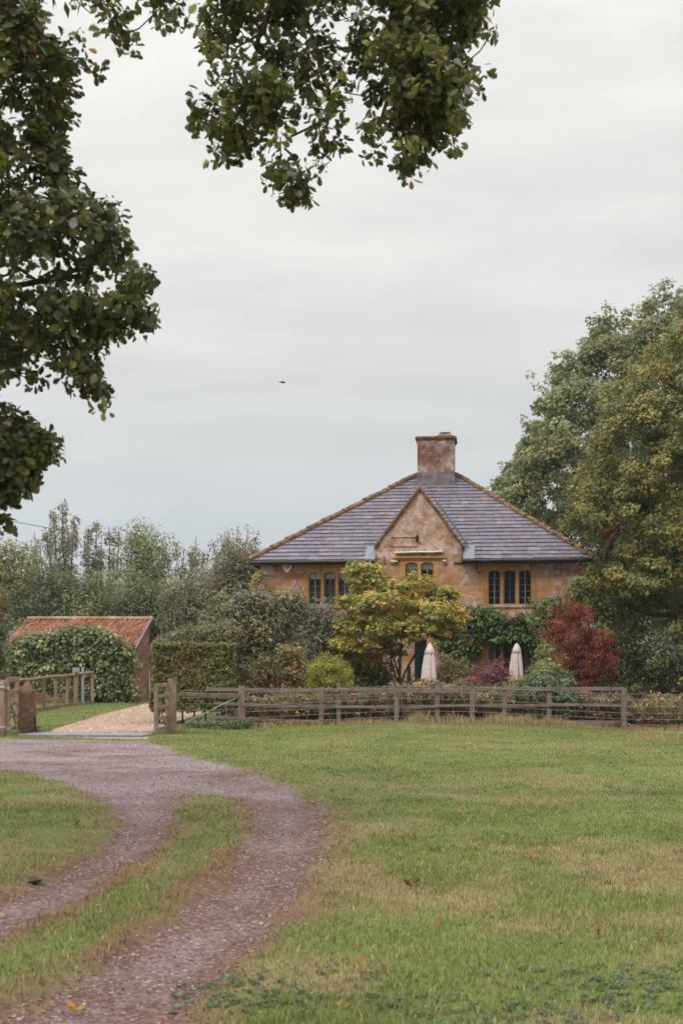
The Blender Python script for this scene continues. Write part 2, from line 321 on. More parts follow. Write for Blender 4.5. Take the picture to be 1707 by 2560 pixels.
class MB:
    def __init__(s): s.v = []; s.f = []; s.c = []
    def add(s, vs, fs, c=None):
        o = len(s.v); s.v += [tuple(p) for p in vs]; s.f += [tuple(i+o for i in f) for f in fs]; s.c += [c or (1, 1, 1)]*len(vs)
    def box(s, a, b, c=None, jit=0):
        (x0, y0, z0), (x1, y1, z1) = a, b
        s.add([(x0, y0, z0), (x1, y0, z0), (x1, y1, z0), (x0, y1, z0), (x0, y0, z1), (x1, y0, z1), (x1, y1, z1), (x0, y1, z1)],
              [(0, 3, 2, 1), (4, 5, 6, 7), (0, 1, 5, 4), (1, 2, 6, 5), (2, 3, 7, 6), (3, 0, 4, 7)], c)
    def beam(s, p, q, w, h, up=(0, 0, 1), c=None, bev=0.0, seg=1, wob=0.0):
        """a squared timber from p to q, w wide, h high, chamfered and slightly wavy"""
        p = Vector(p); q = Vector(q); d = (q-p).normalized(); u = Vector(up)
        if abs(d.dot(u)) > .98: u = Vector((0, 1, 0))
        sd_ = d.cross(u).normalized(); u = sd_.cross(d).normalized(); b = bev or min(w, h)*.1
        prof = [(-w/2+b, -h/2), (w/2-b, -h/2), (w/2, -h/2+b), (w/2, h/2-b), (w/2-b, h/2), (-w/2+b, h/2), (-w/2, h/2-b), (-w/2, -h/2+b)]
        vs = []; fs = []
        for i in range(seg+1):
            t = i/seg; ctr = p.lerp(q, t)
            if 0 < i < seg: ctr = ctr+u*rng.normal(0, wob)+sd_*rng.normal(0, wob)
            k = 1+rng.normal(0, .03) if wob else 1
            vs += [ctr+sd_*x*k+u*y*k for x, y in prof]
        for i in range(seg):
            for j in range(8):
                a = i*8+j; a2 = i*8+(j+1) % 8; fs.append((a, a2, a2+8, a+8))
        fs.append(tuple(range(7, -1, -1))); fs.append(tuple(seg*8+j for j in range(8)))
        s.add(vs, fs, c)
    def tube(s, pts, rad, n=8, c=None, cap=True):
        pts = [Vector(p) for p in pts]; m = len(pts); rad = rad if hasattr(rad, '__len__') else [rad]*m
        vs = []; fs = []; ref = None
        for i in range(m):
            d = (pts[min(i+1, m-1)]-pts[max(i-1, 0)]); d = d.normalized() if d.length > 1e-9 else Vector((0, 0, 1))
            if ref is None: ref = Vector((1, 0, 0)) if abs(d.x) < .8 else Vector((0, 1, 0))
            a = (ref-d*ref.dot(d)); a = a.normalized() if a.length > 1e-6 else d.orthogonal().normalized(); ref = a; b = d.cross(a)
            for j in range(n):
                t = 2*math.pi*j/n; vs.append(pts[i]+(a*math.cos(t)+b*math.sin(t))*rad[i])
        for i in range(m-1):
            for j in range(n): fs.append((i*n+j, i*n+(j+1) % n, (i+1)*n+(j+1) % n, (i+1)*n+j))
        if cap and n > 2: fs.append(tuple(range(n-1, -1, -1))); fs.append(tuple((m-1)*n+j for j in range(n)))
        s.add(vs, fs, c)
    def lathe(s, prof, ctr=(0, 0, 0), n=16, fn=None, c=None):
        vs = []; fs = []
        for r, z in prof:
            for j in range(n):
                t = 2*math.pi*j/n; rr = r*(fn(t, z) if fn else 1); vs.append((ctr[0]+rr*math.cos(t), ctr[1]+rr*math.sin(t), ctr[2]+z))
        for i in range(len(prof)-1):
            for j in range(n): fs.append((i*n+j, i*n+(j+1) % n, (i+1)*n+(j+1) % n, (i+1)*n+j))
        fs.append(tuple(range(n-1, -1, -1))); fs.append(tuple((len(prof)-1)*n+j for j in range(n))); s.add(vs, fs, c)
    def prism(s, poly, y0, y1, c=None):
        """polygon in x,z extruded from y0 to y1 (y0 faces the viewer)"""
        n = len(poly); vs = [(x, y0, z) for x, z in poly]+[(x, y1, z) for x, z in poly]
        fs = [tuple(range(n)), tuple(range(2*n-1, n-1, -1))]+[(i, i+n, (i+1) % n+n, (i+1) % n) for i in range(n)]
        s.add(vs, fs, c)
    def build(s, name, mat, parent=None, smooth=False, loc=None):
        me = bpy.data.meshes.new(name); me.from_pydata(s.v, [], s.f); me.materials.append(mat)
        if any(c != (1, 1, 1) for c in s.c):
            a = me.attributes.new('col', 'FLOAT_COLOR', 'POINT'); a.data.foreach_set('color', np.array([(*c, 1) for c in s.c], np.float32).ravel())
        if smooth: me.polygons.foreach_set('use_smooth', [True]*len(me.polygons))
        me.update(); o = link(name, me, parent)
        if loc: o.location = loc
        return o

# ------------------------------------------------------------------ ground
def nonuni(vals): return np.array(sorted(set(vals)))
def ground_colour(x, y, m):
    g_, drv, edge, dt, ds = m
    big = fbm(x*.35, y*.35, 41, 4); med = fbm(x*1.3+9, y*1.1, 42, 4); dry = fbm(x*.22+4, y*.5+1, 43, 3)
    green = np.array([.128, .166, .050]); dark = np.array([.085, .105, .034]); straw = np.array([.27, .205, .12]); olive = np.array([.160, .170, .064])
    near = 1-sstep(9, 24, y)                                  # the worn dry turf of the foreground
    sfac = np.clip((med-.50)*4+near*.25+(dry-.5)*2.2+.25*sstep(2, 9, x-.15*(y-10)), 0, 1)*(.35+.45*near+.25*sstep(33, 41, y))
    c = green+(olive-green)*np.clip(big*1.6-.4, 0, 1)[:, None]
    c = c+(dark-c)*np.clip((fbm(x*.9, y*.9, 44, 3)-.5)*2.4, 0, .38)[:, None]
    c = c+(straw-c)*np.clip(sfac, 0, .62)[:, None]
    lf = (x < -1.5-.0*y) & (dt > 0)
    # beside the left wheel track the turf is yellower
    c = np.where(((y < 24) & (x < -1) & (fbm(x*.8, y*.8, 47, 3) > .54))[:, None], c*.78+straw*.22, c)
    c = np.where(((ds < .05) & (y < 24))[:, None], c*.6+green*.4, c)
    # earth verges
    soil = np.array([.165, .088, .060]); ev = .75*np.clip(edge*1.4*(fbm(x*2.6, y*2.6, 45, 3)*2.1-.62), 0, 1)*(1-sstep(16, 25, y))
    ev = np.maximum(ev, np.clip(1.15-np.abs(ds+.02)/.24, 0, 1)*(1-sstep(12, 18, y))*(ds > -.2)*np.clip(fbm(x*2.1, y*2.1, 55, 3)*2.6-.55, 0, 1)*.9)
    c = c+(soil-c)*ev[:, None]
    # gravel
    gv = np.array([.232, .182, .190]); gb = np.array([.15, .09, .076]); gl = np.array([.33, .275, .275])
    tn = fbm(x*1.1, y*1.1, 46, 4)
    gc = gv+(gb-gv)*np.clip((tn-.42)*3.0+.45*(1-sstep(7, 15, y)), 0, .95)[:, None]
    gc = gc+(gl-gc)*np.clip((fbm(x*.6, y*.9, 48, 3)-.48)*3, 0, .6)[:, None]*sstep(14, 28, y)[:, None]
    gc = gc+(gb-gc)*(np.clip(edge, 0, 1)*.6*(1-sstep(14, 24, y)))[:, None]
    sl = np.clip(1.2-np.abs(np.where(np.abs(dt) < np.abs(ds), dt, ds))/.38, 0, 1)*(1-sstep(12, 20, y))*np.clip(fbm(x*2.1, y*2.1, 55, 3)*2.6-.5, 0, 1)
    gc = gc+(np.array([.135, .072, .052])-gc)*sl[:, None]*.85
    c = c+(gc-c)*g_[:, None]
    dc = np.array([.37, .26, .195])*(.8+.4*fbm(x*2, y*2, 49, 4))[:, None]
    c = c+(dc-c)*drv[:, None]
    # the clean lawn beside the driveway
    lw = (y > 36) & (x < -4.2) & (drv < .5) & (y < 75)
    c = np.where(lw[:, None], c*.35+np.array([.105, .135, .038])*.65*(.85+.3*fbm(x*3, y*3, 52, 3))[:, None], c)
    gd = (y > 42) & (x > -4.0) & (y < 52)                     # garden soil behind the fence
    c = np.where(gd[:, None], np.array([.075, .06, .04]), c)
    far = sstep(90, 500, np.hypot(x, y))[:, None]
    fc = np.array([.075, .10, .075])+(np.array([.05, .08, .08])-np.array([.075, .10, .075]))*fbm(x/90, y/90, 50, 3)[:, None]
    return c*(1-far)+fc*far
def build_ground():
    ys = list(np.arange(-40, -5, 5.0))+list(np.arange(-5, 4, .5))
    y = 4.0
    while y < 80: ys.append(y); y += max(.035, y*.0052)
    while y < 5200: ys.append(y); y *= 1.045
    xs_n = np.concatenate([np.linspace(-1, 1, 341)])
    ys = np.array(ys); W = np.where(ys < 4, 8, np.maximum(5, ys*.34+2.5)); W = np.where(ys > 80, ys*1.5-60, W)
    wings = np.array([1.15, 1.5, 2.2, 4, 8, 20, 60])
    u = np.concatenate([-wings[::-1], xs_n, wings])
    X = u[None, :]*W[:, None]; Y = np.repeat(ys[:, None], len(u), 1)
    nx, ny = len(u), len(ys); x = X.ravel(); y = Y.ravel(); m = masks(x, y); z = height(x, y, m)
    i = (np.arange(ny-1)[:, None]*nx+np.arange(nx-1)[None, :]).ravel()
    q = np.stack([i, i+1, i+nx+1, i+nx], 1)
    c = ground_colour(x, y, m); mk = np.stack([np.clip(m[0]+m[1], 0, 1), m[1], m[2]], 1)
    o = np_mesh('ground', np.stack([x, y, z], 1), q, np.full(len(q), 4), M['ground'], None, {'col': c, 'mask': mk}, True)
    tag(o, kind='structure')
build_ground()

# ------------------------------------------------------------------ grass blades (stuff), stones (stuff)
def jitter_col(c, n, s=.18):
    k = 1+rng.normal(0, s, (n, 1)); return np.clip(c*k*(1+rng.normal(0, .06, (n, 3))), .004, .9)
def blades(name, n, y0, y1, hgt, wid, label, power=1.0, filt=None, colf=None, lean=.6, keep=None):
    y = y0+(y1-y0)*rng.random(n)**power
    x = (rng.random(n)*2-1)*(y*.27+3.0)
    m = masks(x, y)
    k = rng.random(n) > (np.clip(m[0]*1.03, 0, 1)+m[1])
    k &= rng.random(n) > np.clip(m[2]*1.1*(fbm(x*2.6, y*2.6, 45, 3)*2.2-.62), 0, .9)*(y < 20)
    k &= ~((y > 41.6) & (x > -4)) & ~((y > 35.4) & (x < -4) & (y < 36.6) & (x > -8))
    if keep is not None: k &= keep(x, y)
    x, y = x[k], y[k]; m = tuple(a[k] for a in m); n = len(x); z = height(x, y, m)-.004
    c = ground_colour(x, y, m) if colf is None else colf(x, y, n)
    dryb = rng.random(n) < .22
    c = np.where(dryb[:, None], c*.45+np.array([.34, .26, .15])*.55, c); c = jitter_col(c, n, .24)*1.38
    tall = .55+.9*fbm(x*1.2, y*1.2, 61, 3)
    h = hgt*(.45+rng.random(n)**1.6)*tall; wd = wid*(.6+.8*rng.random(n))*(1+.06*y)
    th = rng.random(n)*6.283; dx, dy = np.cos(th), np.sin(th)
    ph = rng.random(n)*6.283; ln = lean*h*(.2+rng.random(n))
    B = np.stack([x, y, z], 1); S = np.stack([dx, dy, dx*0], 1)*wd[:, None]/2; T = np.stack([np.cos(ph)*ln, np.sin(ph)*ln, h], 1)
    Mi = B+T*np.array([.38, .38, .6])
    V = np.stack([B-S, B+S, Mi+S*.7, Mi-S*.7, B+T], 1).reshape(-1, 3)
    b = (np.arange(n)*5)[:, None]; lo = np.concatenate([b+np.array([0, 1, 2, 3]), b+np.array([3, 2, 4])], 1)
    o = np_mesh(name, V, lo, np.tile([4, 3], n), M['grass'], None, {'col': np.repeat(c, 5, 0)})
    tag(o, label, 'grass', kind='stuff'); return o
blades('lawn_grass', 390000, 5.2, 19, .034, .0045, 'short dry and green meadow grass of the foreground', 1.15, keep=lambda x, y: rng.random(len(x)) > sstep(9.5, 19, y))
blades('lawn_grass', 310000, 11, 42, .028, .0055, 'short green meadow grass reaching back to the fence', .85, keep=lambda x, y: rng.random(len(x)) < .15+.85*sstep(11, 18, y))

blades('lawn_grass', 90000, 36.2, 64, .030, .007, 'mown green lawn between the drive and its fence', 1.0, keep=lambda x, y: x < -4.2)

# ------------------------------------------------------------------ the stone house
TH = R(6.0); HO = Vector(((1056-CX)*52.0/F, 52.0, .3))
UH = Vector((math.cos(TH), -math.sin(TH), 0)); VH = Vector((math.sin(TH), math.cos(TH), 0))
def hl(px, py, v=0.0):
    """house coordinates (along the front, height) of the point at (px, py) on the plane v metres behind the front"""
    d = Vector(((px-CX)/F, 1, (HY-py)/F)); o = Vector((0, 0, EYE)); t = (HO-o).dot(VH)+v; t = t/d.dot(VH); p = o+d*t-HO
    return p.dot(UH), p.z
def hu(px, v=0.0): return hl(px, 1500, v)[0]
def hz(py, px=1056, v=0.0): return hl(px, py, v)[1]
house = empty('stone_house', HO, -TH)
tag(house, 'two storey orange stone house with a hipped slate roof, central gable and square chimney', 'house')
UL, UR = hu(650), hu(1462)
ze = (hl(624, 1402, -.38)[1]+hl(1480, 1396, -.38)[1])/2      # eaves
EL, ER = hu(624, -.38), hu(1481, -.38)
DV = 12.6; VR = 6.4                                           # depth of the house, ridge line
RL, zr = hl(1040, 1190, VR); RR, zr2 = hl(1142, 1190, VR); zr = (zr+zr2)/2
GL, GR = hu(938), hu(1156); GA, zga = hl(1049, 1221)          # gable
zk = hz(1368)
zk_l = hz(1388)
# wall openings  (u0, u1, z0, z1)
def win_open(x0, x1, yt, yb, px=None): return hu(x0), hu(x1), hz(yb, (x0+x1)/2), hz(yt, (x0+x1)/2)
W1 = win_open(767, 881, 1426, 1512); W2 = win_open(1216, 1332, 1421, 1510); W3 = win_open(1008, 1088, 1401, 1492); W4 = win_open(1216, 1334, 1594, 1692)
W5 = win_open(764, 884, 1596, 1694); D1 = win_open(1036, 1066, 1600, 1728)
holes = [W1, W2, W3, W4, W5, D1]
def wall_with_holes(mb, u0, u1, z0, z1, holes, v0, v1):
    us = sorted({u0, u1, *[h[0] for h in holes], *[h[1] for h in holes]}); zs = sorted({z0, z1, *[h[2] for h in holes], *[h[3] for h in holes]})
    idx = {}; vs = []; fs = []
    def vid(i, j, k):
        if (i, j, k) not in idx: idx[(i, j, k)] = len(vs); vs.append((us[i], (v0, v1)[k], zs[j]))
        return idx[(i, j, k)]
    def solid(i, j):
        if i < 0 or j < 0 or i >= len(us)-1 or j >= len(zs)-1: return False
        cu, cz = (us[i]+us[i+1])/2, (zs[j]+zs[j+1])/2
        return not any(h[0] < cu < h[1] and h[2] < cz < h[3] for h in holes)
    for i in range(len(us)-1):
        for j in range(len(zs)-1):
            if not solid(i, j): continue
            fs.append((vid(i, j, 0), vid(i+1, j, 0), vid(i+1, j+1, 0), vid(i, j+1, 0)))
            fs.append((vid(i, j, 1), vid(i, j+1, 1), vid(i+1, j+1, 1), vid(i+1, j, 1)))
            if not solid(i-1, j): fs.append((vid(i, j, 0), vid(i, j+1, 0), vid(i, j+1, 1), vid(i, j, 1)))
            if not solid(i+1, j): fs.append((vid(i+1, j, 0), vid(i+1, j, 1), vid(i+1, j+1, 1), vid(i+1, j+1, 0)))
            if not solid(i, j-1): fs.append((vid(i, j, 0), vid(i, j, 1), vid(i+1, j, 1), vid(i+1, j, 0)))
            if not solid(i, j+1): fs.append((vid(i, j+1, 0), vid(i+1, j+1, 0), vid(i+1, j+1, 1), vid(i, j+1, 1)))
    mb.add(vs, fs)
mb = MB(); wall_with_holes(mb, UL, UR, -.5, ze-.02, holes, 0, .45)
mb.box((UL, .45, -.5), (UL+.45, DV, ze-.02)); mb.box((UR-.45, .45, -.5), (UR, DV, ze-.02)); mb.box((UL+.45, DV-.45, -.5), (UR-.45, DV, ze-.02))
mb.build('wall', M['wall_stone'], house)
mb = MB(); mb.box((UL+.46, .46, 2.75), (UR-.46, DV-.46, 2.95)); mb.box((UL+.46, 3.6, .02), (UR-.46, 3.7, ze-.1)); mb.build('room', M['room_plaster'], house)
# gable wall above the eaves, a few mm proud of the wall
mb = MB(); zt3 = ze-.02
mb.prism([(GL+.02, zt3), (GR-.02, zt3), (GR-.02, zk), (GA, zga-.05), (GL+.02, zk)], -.003, .42)
gable = mb.build('gable', M['wall_stone'], house)
mb = MB()
for s, G0 in ((-1, GL), (1, GR)):
    p0 = Vector((G0+s*.03, .17, zk+.02)); p1 = Vector((GA, .17, zga+.03)); n = 11
    for i in range(n):
        a = p0.lerp(p1, i/n+.004); b = p0.lerp(p1, (i+1)/n); k = rng.normal(0, .008)
        mb.beam(a+Vector((0, k, k)), b+Vector((0, k, k)), .56, .10, up=(0, 0, 1), bev=.02)
mb.build('coping', M['coping_stone'], gable)
mb = MB(); mb.box((GL-.02, -.10, zk_l-.28), (GL+.34, .3, zk_l+.02)); mb.build('kneeler', M['gable_stone'], gable)
mb = MB(); mb.box((GR-.34, -.10, zk_l-.28), (GR+.02, .3, zk_l+.02)); mb.build('kneeler', M['gable_stone'], gable)
# lead flashings beside the gable feet
mb = MB()
def roof_z(v): return ze+(zr-ze)*(v+.38)/(VR+.38)
for (xa, xb) in ((912, 938), (1157, 1186)):
    u0, u1 = hu(xa, -.3), hu(xb, -.3)
    vs = []
    for (u, v_, dz) in ((u0, -.42, .06), (u1, -.42, .06), (u1, .45, .085), (u0, .45, .085)): vs.append((u, v_, roof_z(v_)+dz))
    vs += [(x, y, z-.03) for x, y, z in vs]
    mb.add(vs, [(0, 1, 2, 3), (7, 6, 5, 4), (0, 4, 5, 1), (1, 5, 6, 2), (2, 6, 7, 3), (3, 7, 4, 0)]); mb.build('lead_flashing', M['lead'], house); mb = MB()
# stepped lead soaker up the right side of the gable
pa = Vector((hu(1108, .6), .45, 0)); 
mb.beam(Vector((hu(1166)+.02, .30, hz(1362)+.05)), Vector((hu(1088)+.02, .30, hz(1252)+.05)), .34, .07, up=(0, 0, 1), bev=.01)
mb.build('lead_flashing', M['lead'], house)
# slates ----------------------------------------------------
def slate_field(mb, A, B, C, D, courses, cut=None):
    """A-B eave, D-C ridge; courses of single slates laid up the slope, cut along the hips"""
    A, B, C, D = map(Vector, (A, B, C, D)); nrm = (B-A).cross(D-A).normalized()
    if nrm.z < 0: nrm = -nrm
    for k in range(courses):
        t0 = k/courses; t1 = min(1, (k+1.22)/courses); P0 = A.lerp(D, t0); Q0 = B.lerp(C, t0); P1 = A.lerp(D, t1); Q1 = B.lerp(C, t1)
        e = (B-A).normalized(); w0 = (Q0-P0).length; x = -rng.random()*.3; base = .018+.004*rng.random()
        wsl = .42-.17*k/courses
        while x < w0:
            wd = wsl*(.75+.5*rng.random()); a = max(0, x); b = min(w0, x+wd-.008); x += wd
            if b-a < .02: continue
            off1a = (P1-P0).dot(e); off1b = w0-(Q0-Q1).dot(e)
            a1 = max(a, off1a) if a < off1a else a; b1 = min(b, off1b)
            if b1-a1 < .01:
                mid = min(max((a+b)/2, off1a), off1b); a1 = mid-.004; b1 = mid+.004
            up = (D-A) - e*(D-A).dot(e); up = up/courses*1.22 if k < courses-1 else up/courses
            dr = rng.normal(0, .008)
            p = [P0+e*a-up*dr, P0+e*b-up*(dr+rng.normal(0, .01)), P0+e*b1+up, P0+e*a1+up]
            if cut and cut((p[0]+p[1]+p[2]+p[3])/4): continue
            lift = base+.012+rng.normal(0, .005); th = .012
            tops = [p[0]+nrm*(lift+th), p[1]+nrm*(lift+th+rng.normal(0, .003)), p[2]+nrm*th*.6, p[3]+nrm*th*.6]
            bots = [p[0]+nrm*.002+up*.14, p[1]+nrm*.002+up*.14]
            r_ = rng.random(); c = np.array([.145, .132, .168])*(.92+.16*rng.random())
            if r_ < .14: c = np.array([.175, .165, .205])*(.9+.2*rng.random())
            elif r_ < .22: c = np.array([.133, .118, .145])
            elif r_ < .29: c = np.array([.20, .16, .18])
            mb.add(tops+bots, [(0, 1, 2, 3), (4, 5, 1, 0), (4, 0, 3), (5, 2, 1)], tuple(c))
VB = DV+.38
EA = (EL, -.38, ze); EB = (ER, -.38, ze); EC = (ER, VB, ze); ED = (EL, VB, ze); RA = (RL, VR, zr); RB = (RR, VR, zr); 
mb = MB()
slate_field(mb, EA, EB, RB, RA, 24, cut=lambda p: GL-.05 < p.x < GR+.05 and p.y < .42)
slate_field(mb, EB, EC, RB, RB, 24); slate_field(mb, EC, ED, RA, RB, 24); slate_field(mb, ED, EA, RA, RA, 24)
# slates of the gable's own little roof behind its coping
zgi = zga-.16; vint = (zgi-ze)/(zr-ze)*(VR+.38)-.38
slate_field(mb, (GL+.08, .40, zk-.15), (GL+.08, 1.2, zk-.15), (GA, vint, zgi), (GA, .40, zgi), 14)
slate_field(mb, (GR-.08, .40, zk-.15), (GR-.08, 1.2, zk-.15), (GA, vint, zgi), (GA, .40, zgi), 14)
roof = mb.build('roof', M['slate'], house)
# boards under the slates (with the opening for the gable)
mb = MB(); 
def p3(u, v): return (u, v, roof_z(v)-.012)
vs = [p3(EL+.02, -.36), p3(GL+.02, -.36), p3(GL+.02, .44), p3(GR-.02, .44), p3(GR-.02, -.36), p3(ER-.02, -.36), (RR, VR, zr-.012), (RL, VR, zr-.012), (EC[0]-.02, VB-.02, ze-.012), (ED[0]+.02, VB-.02, ze-.012)]
vs2 = vs+[(x, y, ze-.14) for x, y, z in (vs[0], vs[5], vs[8], vs[9])]
mb.add(vs2, [(0, 1, 2, 7), (2, 3, 6, 7), (3, 4, 5, 6), (5, 8, 6), (8, 9, 7, 6), (9, 0, 7), (5, 11, 12, 8), (8, 12, 13, 9), (9, 13, 10, 0)])
mb.box((EL+.02, -.36, ze-.14), (GL+.02, -.33, ze-.012)); mb.box((GR-.02, -.36, ze-.14), (ER-.02, -.33, ze-.012))
mb.box((EL+.02, -.33, ze-.14), (GL+.02, -.003, ze-.12)); mb.box((GR-.02, -.33, ze-.14), (ER-.02, -.003, ze-.12))
mb.build('eaves_board', M['black_iron'], roof)
# hip tiles
mb = MB()
def hip(p, q, n):
    p, q = Vector(p), Vector(q); d = (q-p)
    for i in range(n):
        a = p+d*(i/n-.004); b = p+d*((i+1)/n+.006); r0 = .11+rng.normal(0, .005); j = Vector((rng.normal(0, .01), 0, rng.normal(0, .012)))
        mb.tube([a+j+Vector((0, 0, .012)), b+j+Vector((0, 0, -.004))], [r0*1.05, r0*.92], 9)
hip((EL-.02, -.40, ze+.05), (RL, VR, zr+.04), 24); hip((ER+.02, -.40, ze+.05), (RR, VR, zr+.04), 24); hip((ER+.02, VB, ze+.05), (RR, VR, zr+.04), 24); hip((EL-.02, VB, ze+.05), (RL, VR, zr+.04), 24)
hip((RL, VR, zr+.04), (RR, VR, zr+.04), 4)
mb.build('hip_tiles', M['coping_stone'], roof)
# gutter and brackets
for a, b in ((EL, hu(941, -.45)), (hu(1153, -.45), ER)):
    pts = []; mb = MB()
    n = 12
    for i in range(n+1): pts.append((a+(b-a)*i/n, -.45, ze-.055+rng.normal(0, .004)))
    mb.tube(pts, .062, 8); gut = mb.build('gutter', M['black_iron'], house)
for px in (690, 801, 1190, 1328, 1447):
    mb = MB(); u = hu(px, -.05); mb.tube([(u, -.42, ze-.10), (u, -.08, ze-.14), (u, -.04, ze-.36)], .018, 6); mb.build('gutter_bracket', M['black_iron'], gut)
mb = MB(); mb.tube([(UR+.12, .1, ze-.05), (UR+.12, .1, -.3)], .05, 8); mb.box((UR+.03, .0, ze-.45), (UR+.28, .35, ze-.1)); mb.build('downpipe', M['black_iron'], house)
# chimney
mb = MB(); cu0, cu1 = hu(1043, 5.5), hu(1135, 5.5); zc1 = hz(1092, 1090, 5.5); zc0 = hz(1230, 1090, 5.5)
mb.box((cu0, 5.5, zc0-.6), (cu1, 7.0, zc1-.08))
ch = mb.build('chimney', M['chimney_stone'], house)
mb = MB(); 
for (o_, za, zb) in ((.04, zc1-.12, zc1-.06), (.09, zc1-.06, zc1), (.03, zc1, zc1+.03)):
    mb.box((cu0-o_, 5.5-o_, za), (cu1+o_, 7.0+o_, zb))
mb.box((cu0-.012, 5.488, zc0-.2), (cu1+.012, 7.012, zc0+.42)) if False else None
mb.build('chimney_cap', M['coping_stone'], ch)
mb = MB(); zl_ = hz(1188, 1090, 5.5); mb.box((cu0-.012, 5.488, zl_-.5), (cu1+.012, 7.012, hz(1180, 1090, 5.5))); mb.build('chimney_flashing', M['old_lead'], ch)
mb = MB(); mb.lathe([(.42, 0), (.40, .06), (.30, .13), (.24, .15)], ((cu0+cu1)/2+.35, 6.2, zc1+.045), 18); mb.build('mortar_flaunching', M['coping_stone'], ch)
mb = MB(); cc = ((cu0+cu1)/2+.35, 6.2, zc1+.18)
for k in range(14):
    t = k*2*math.pi/14; mb.tube([(cc[0]+.2*math.cos(t), cc[1]+.2*math.sin(t), cc[2]-.03), (cc[0]+.2*math.cos(t), cc[1]+.2*math.sin(t), cc[2]+.09)], .007, 5)
mb.lathe([(.02, .13), (.235, .10), (.24, .085), (.02, .09)], cc, 18); mb.tube([(cc[0]-.02, cc[1], cc[2]+.11), (cc[0]+.04, cc[1], cc[2]+.14)], [.035, .02], 8)
mb.build('chimney_cowl', M['galvanised'], ch)
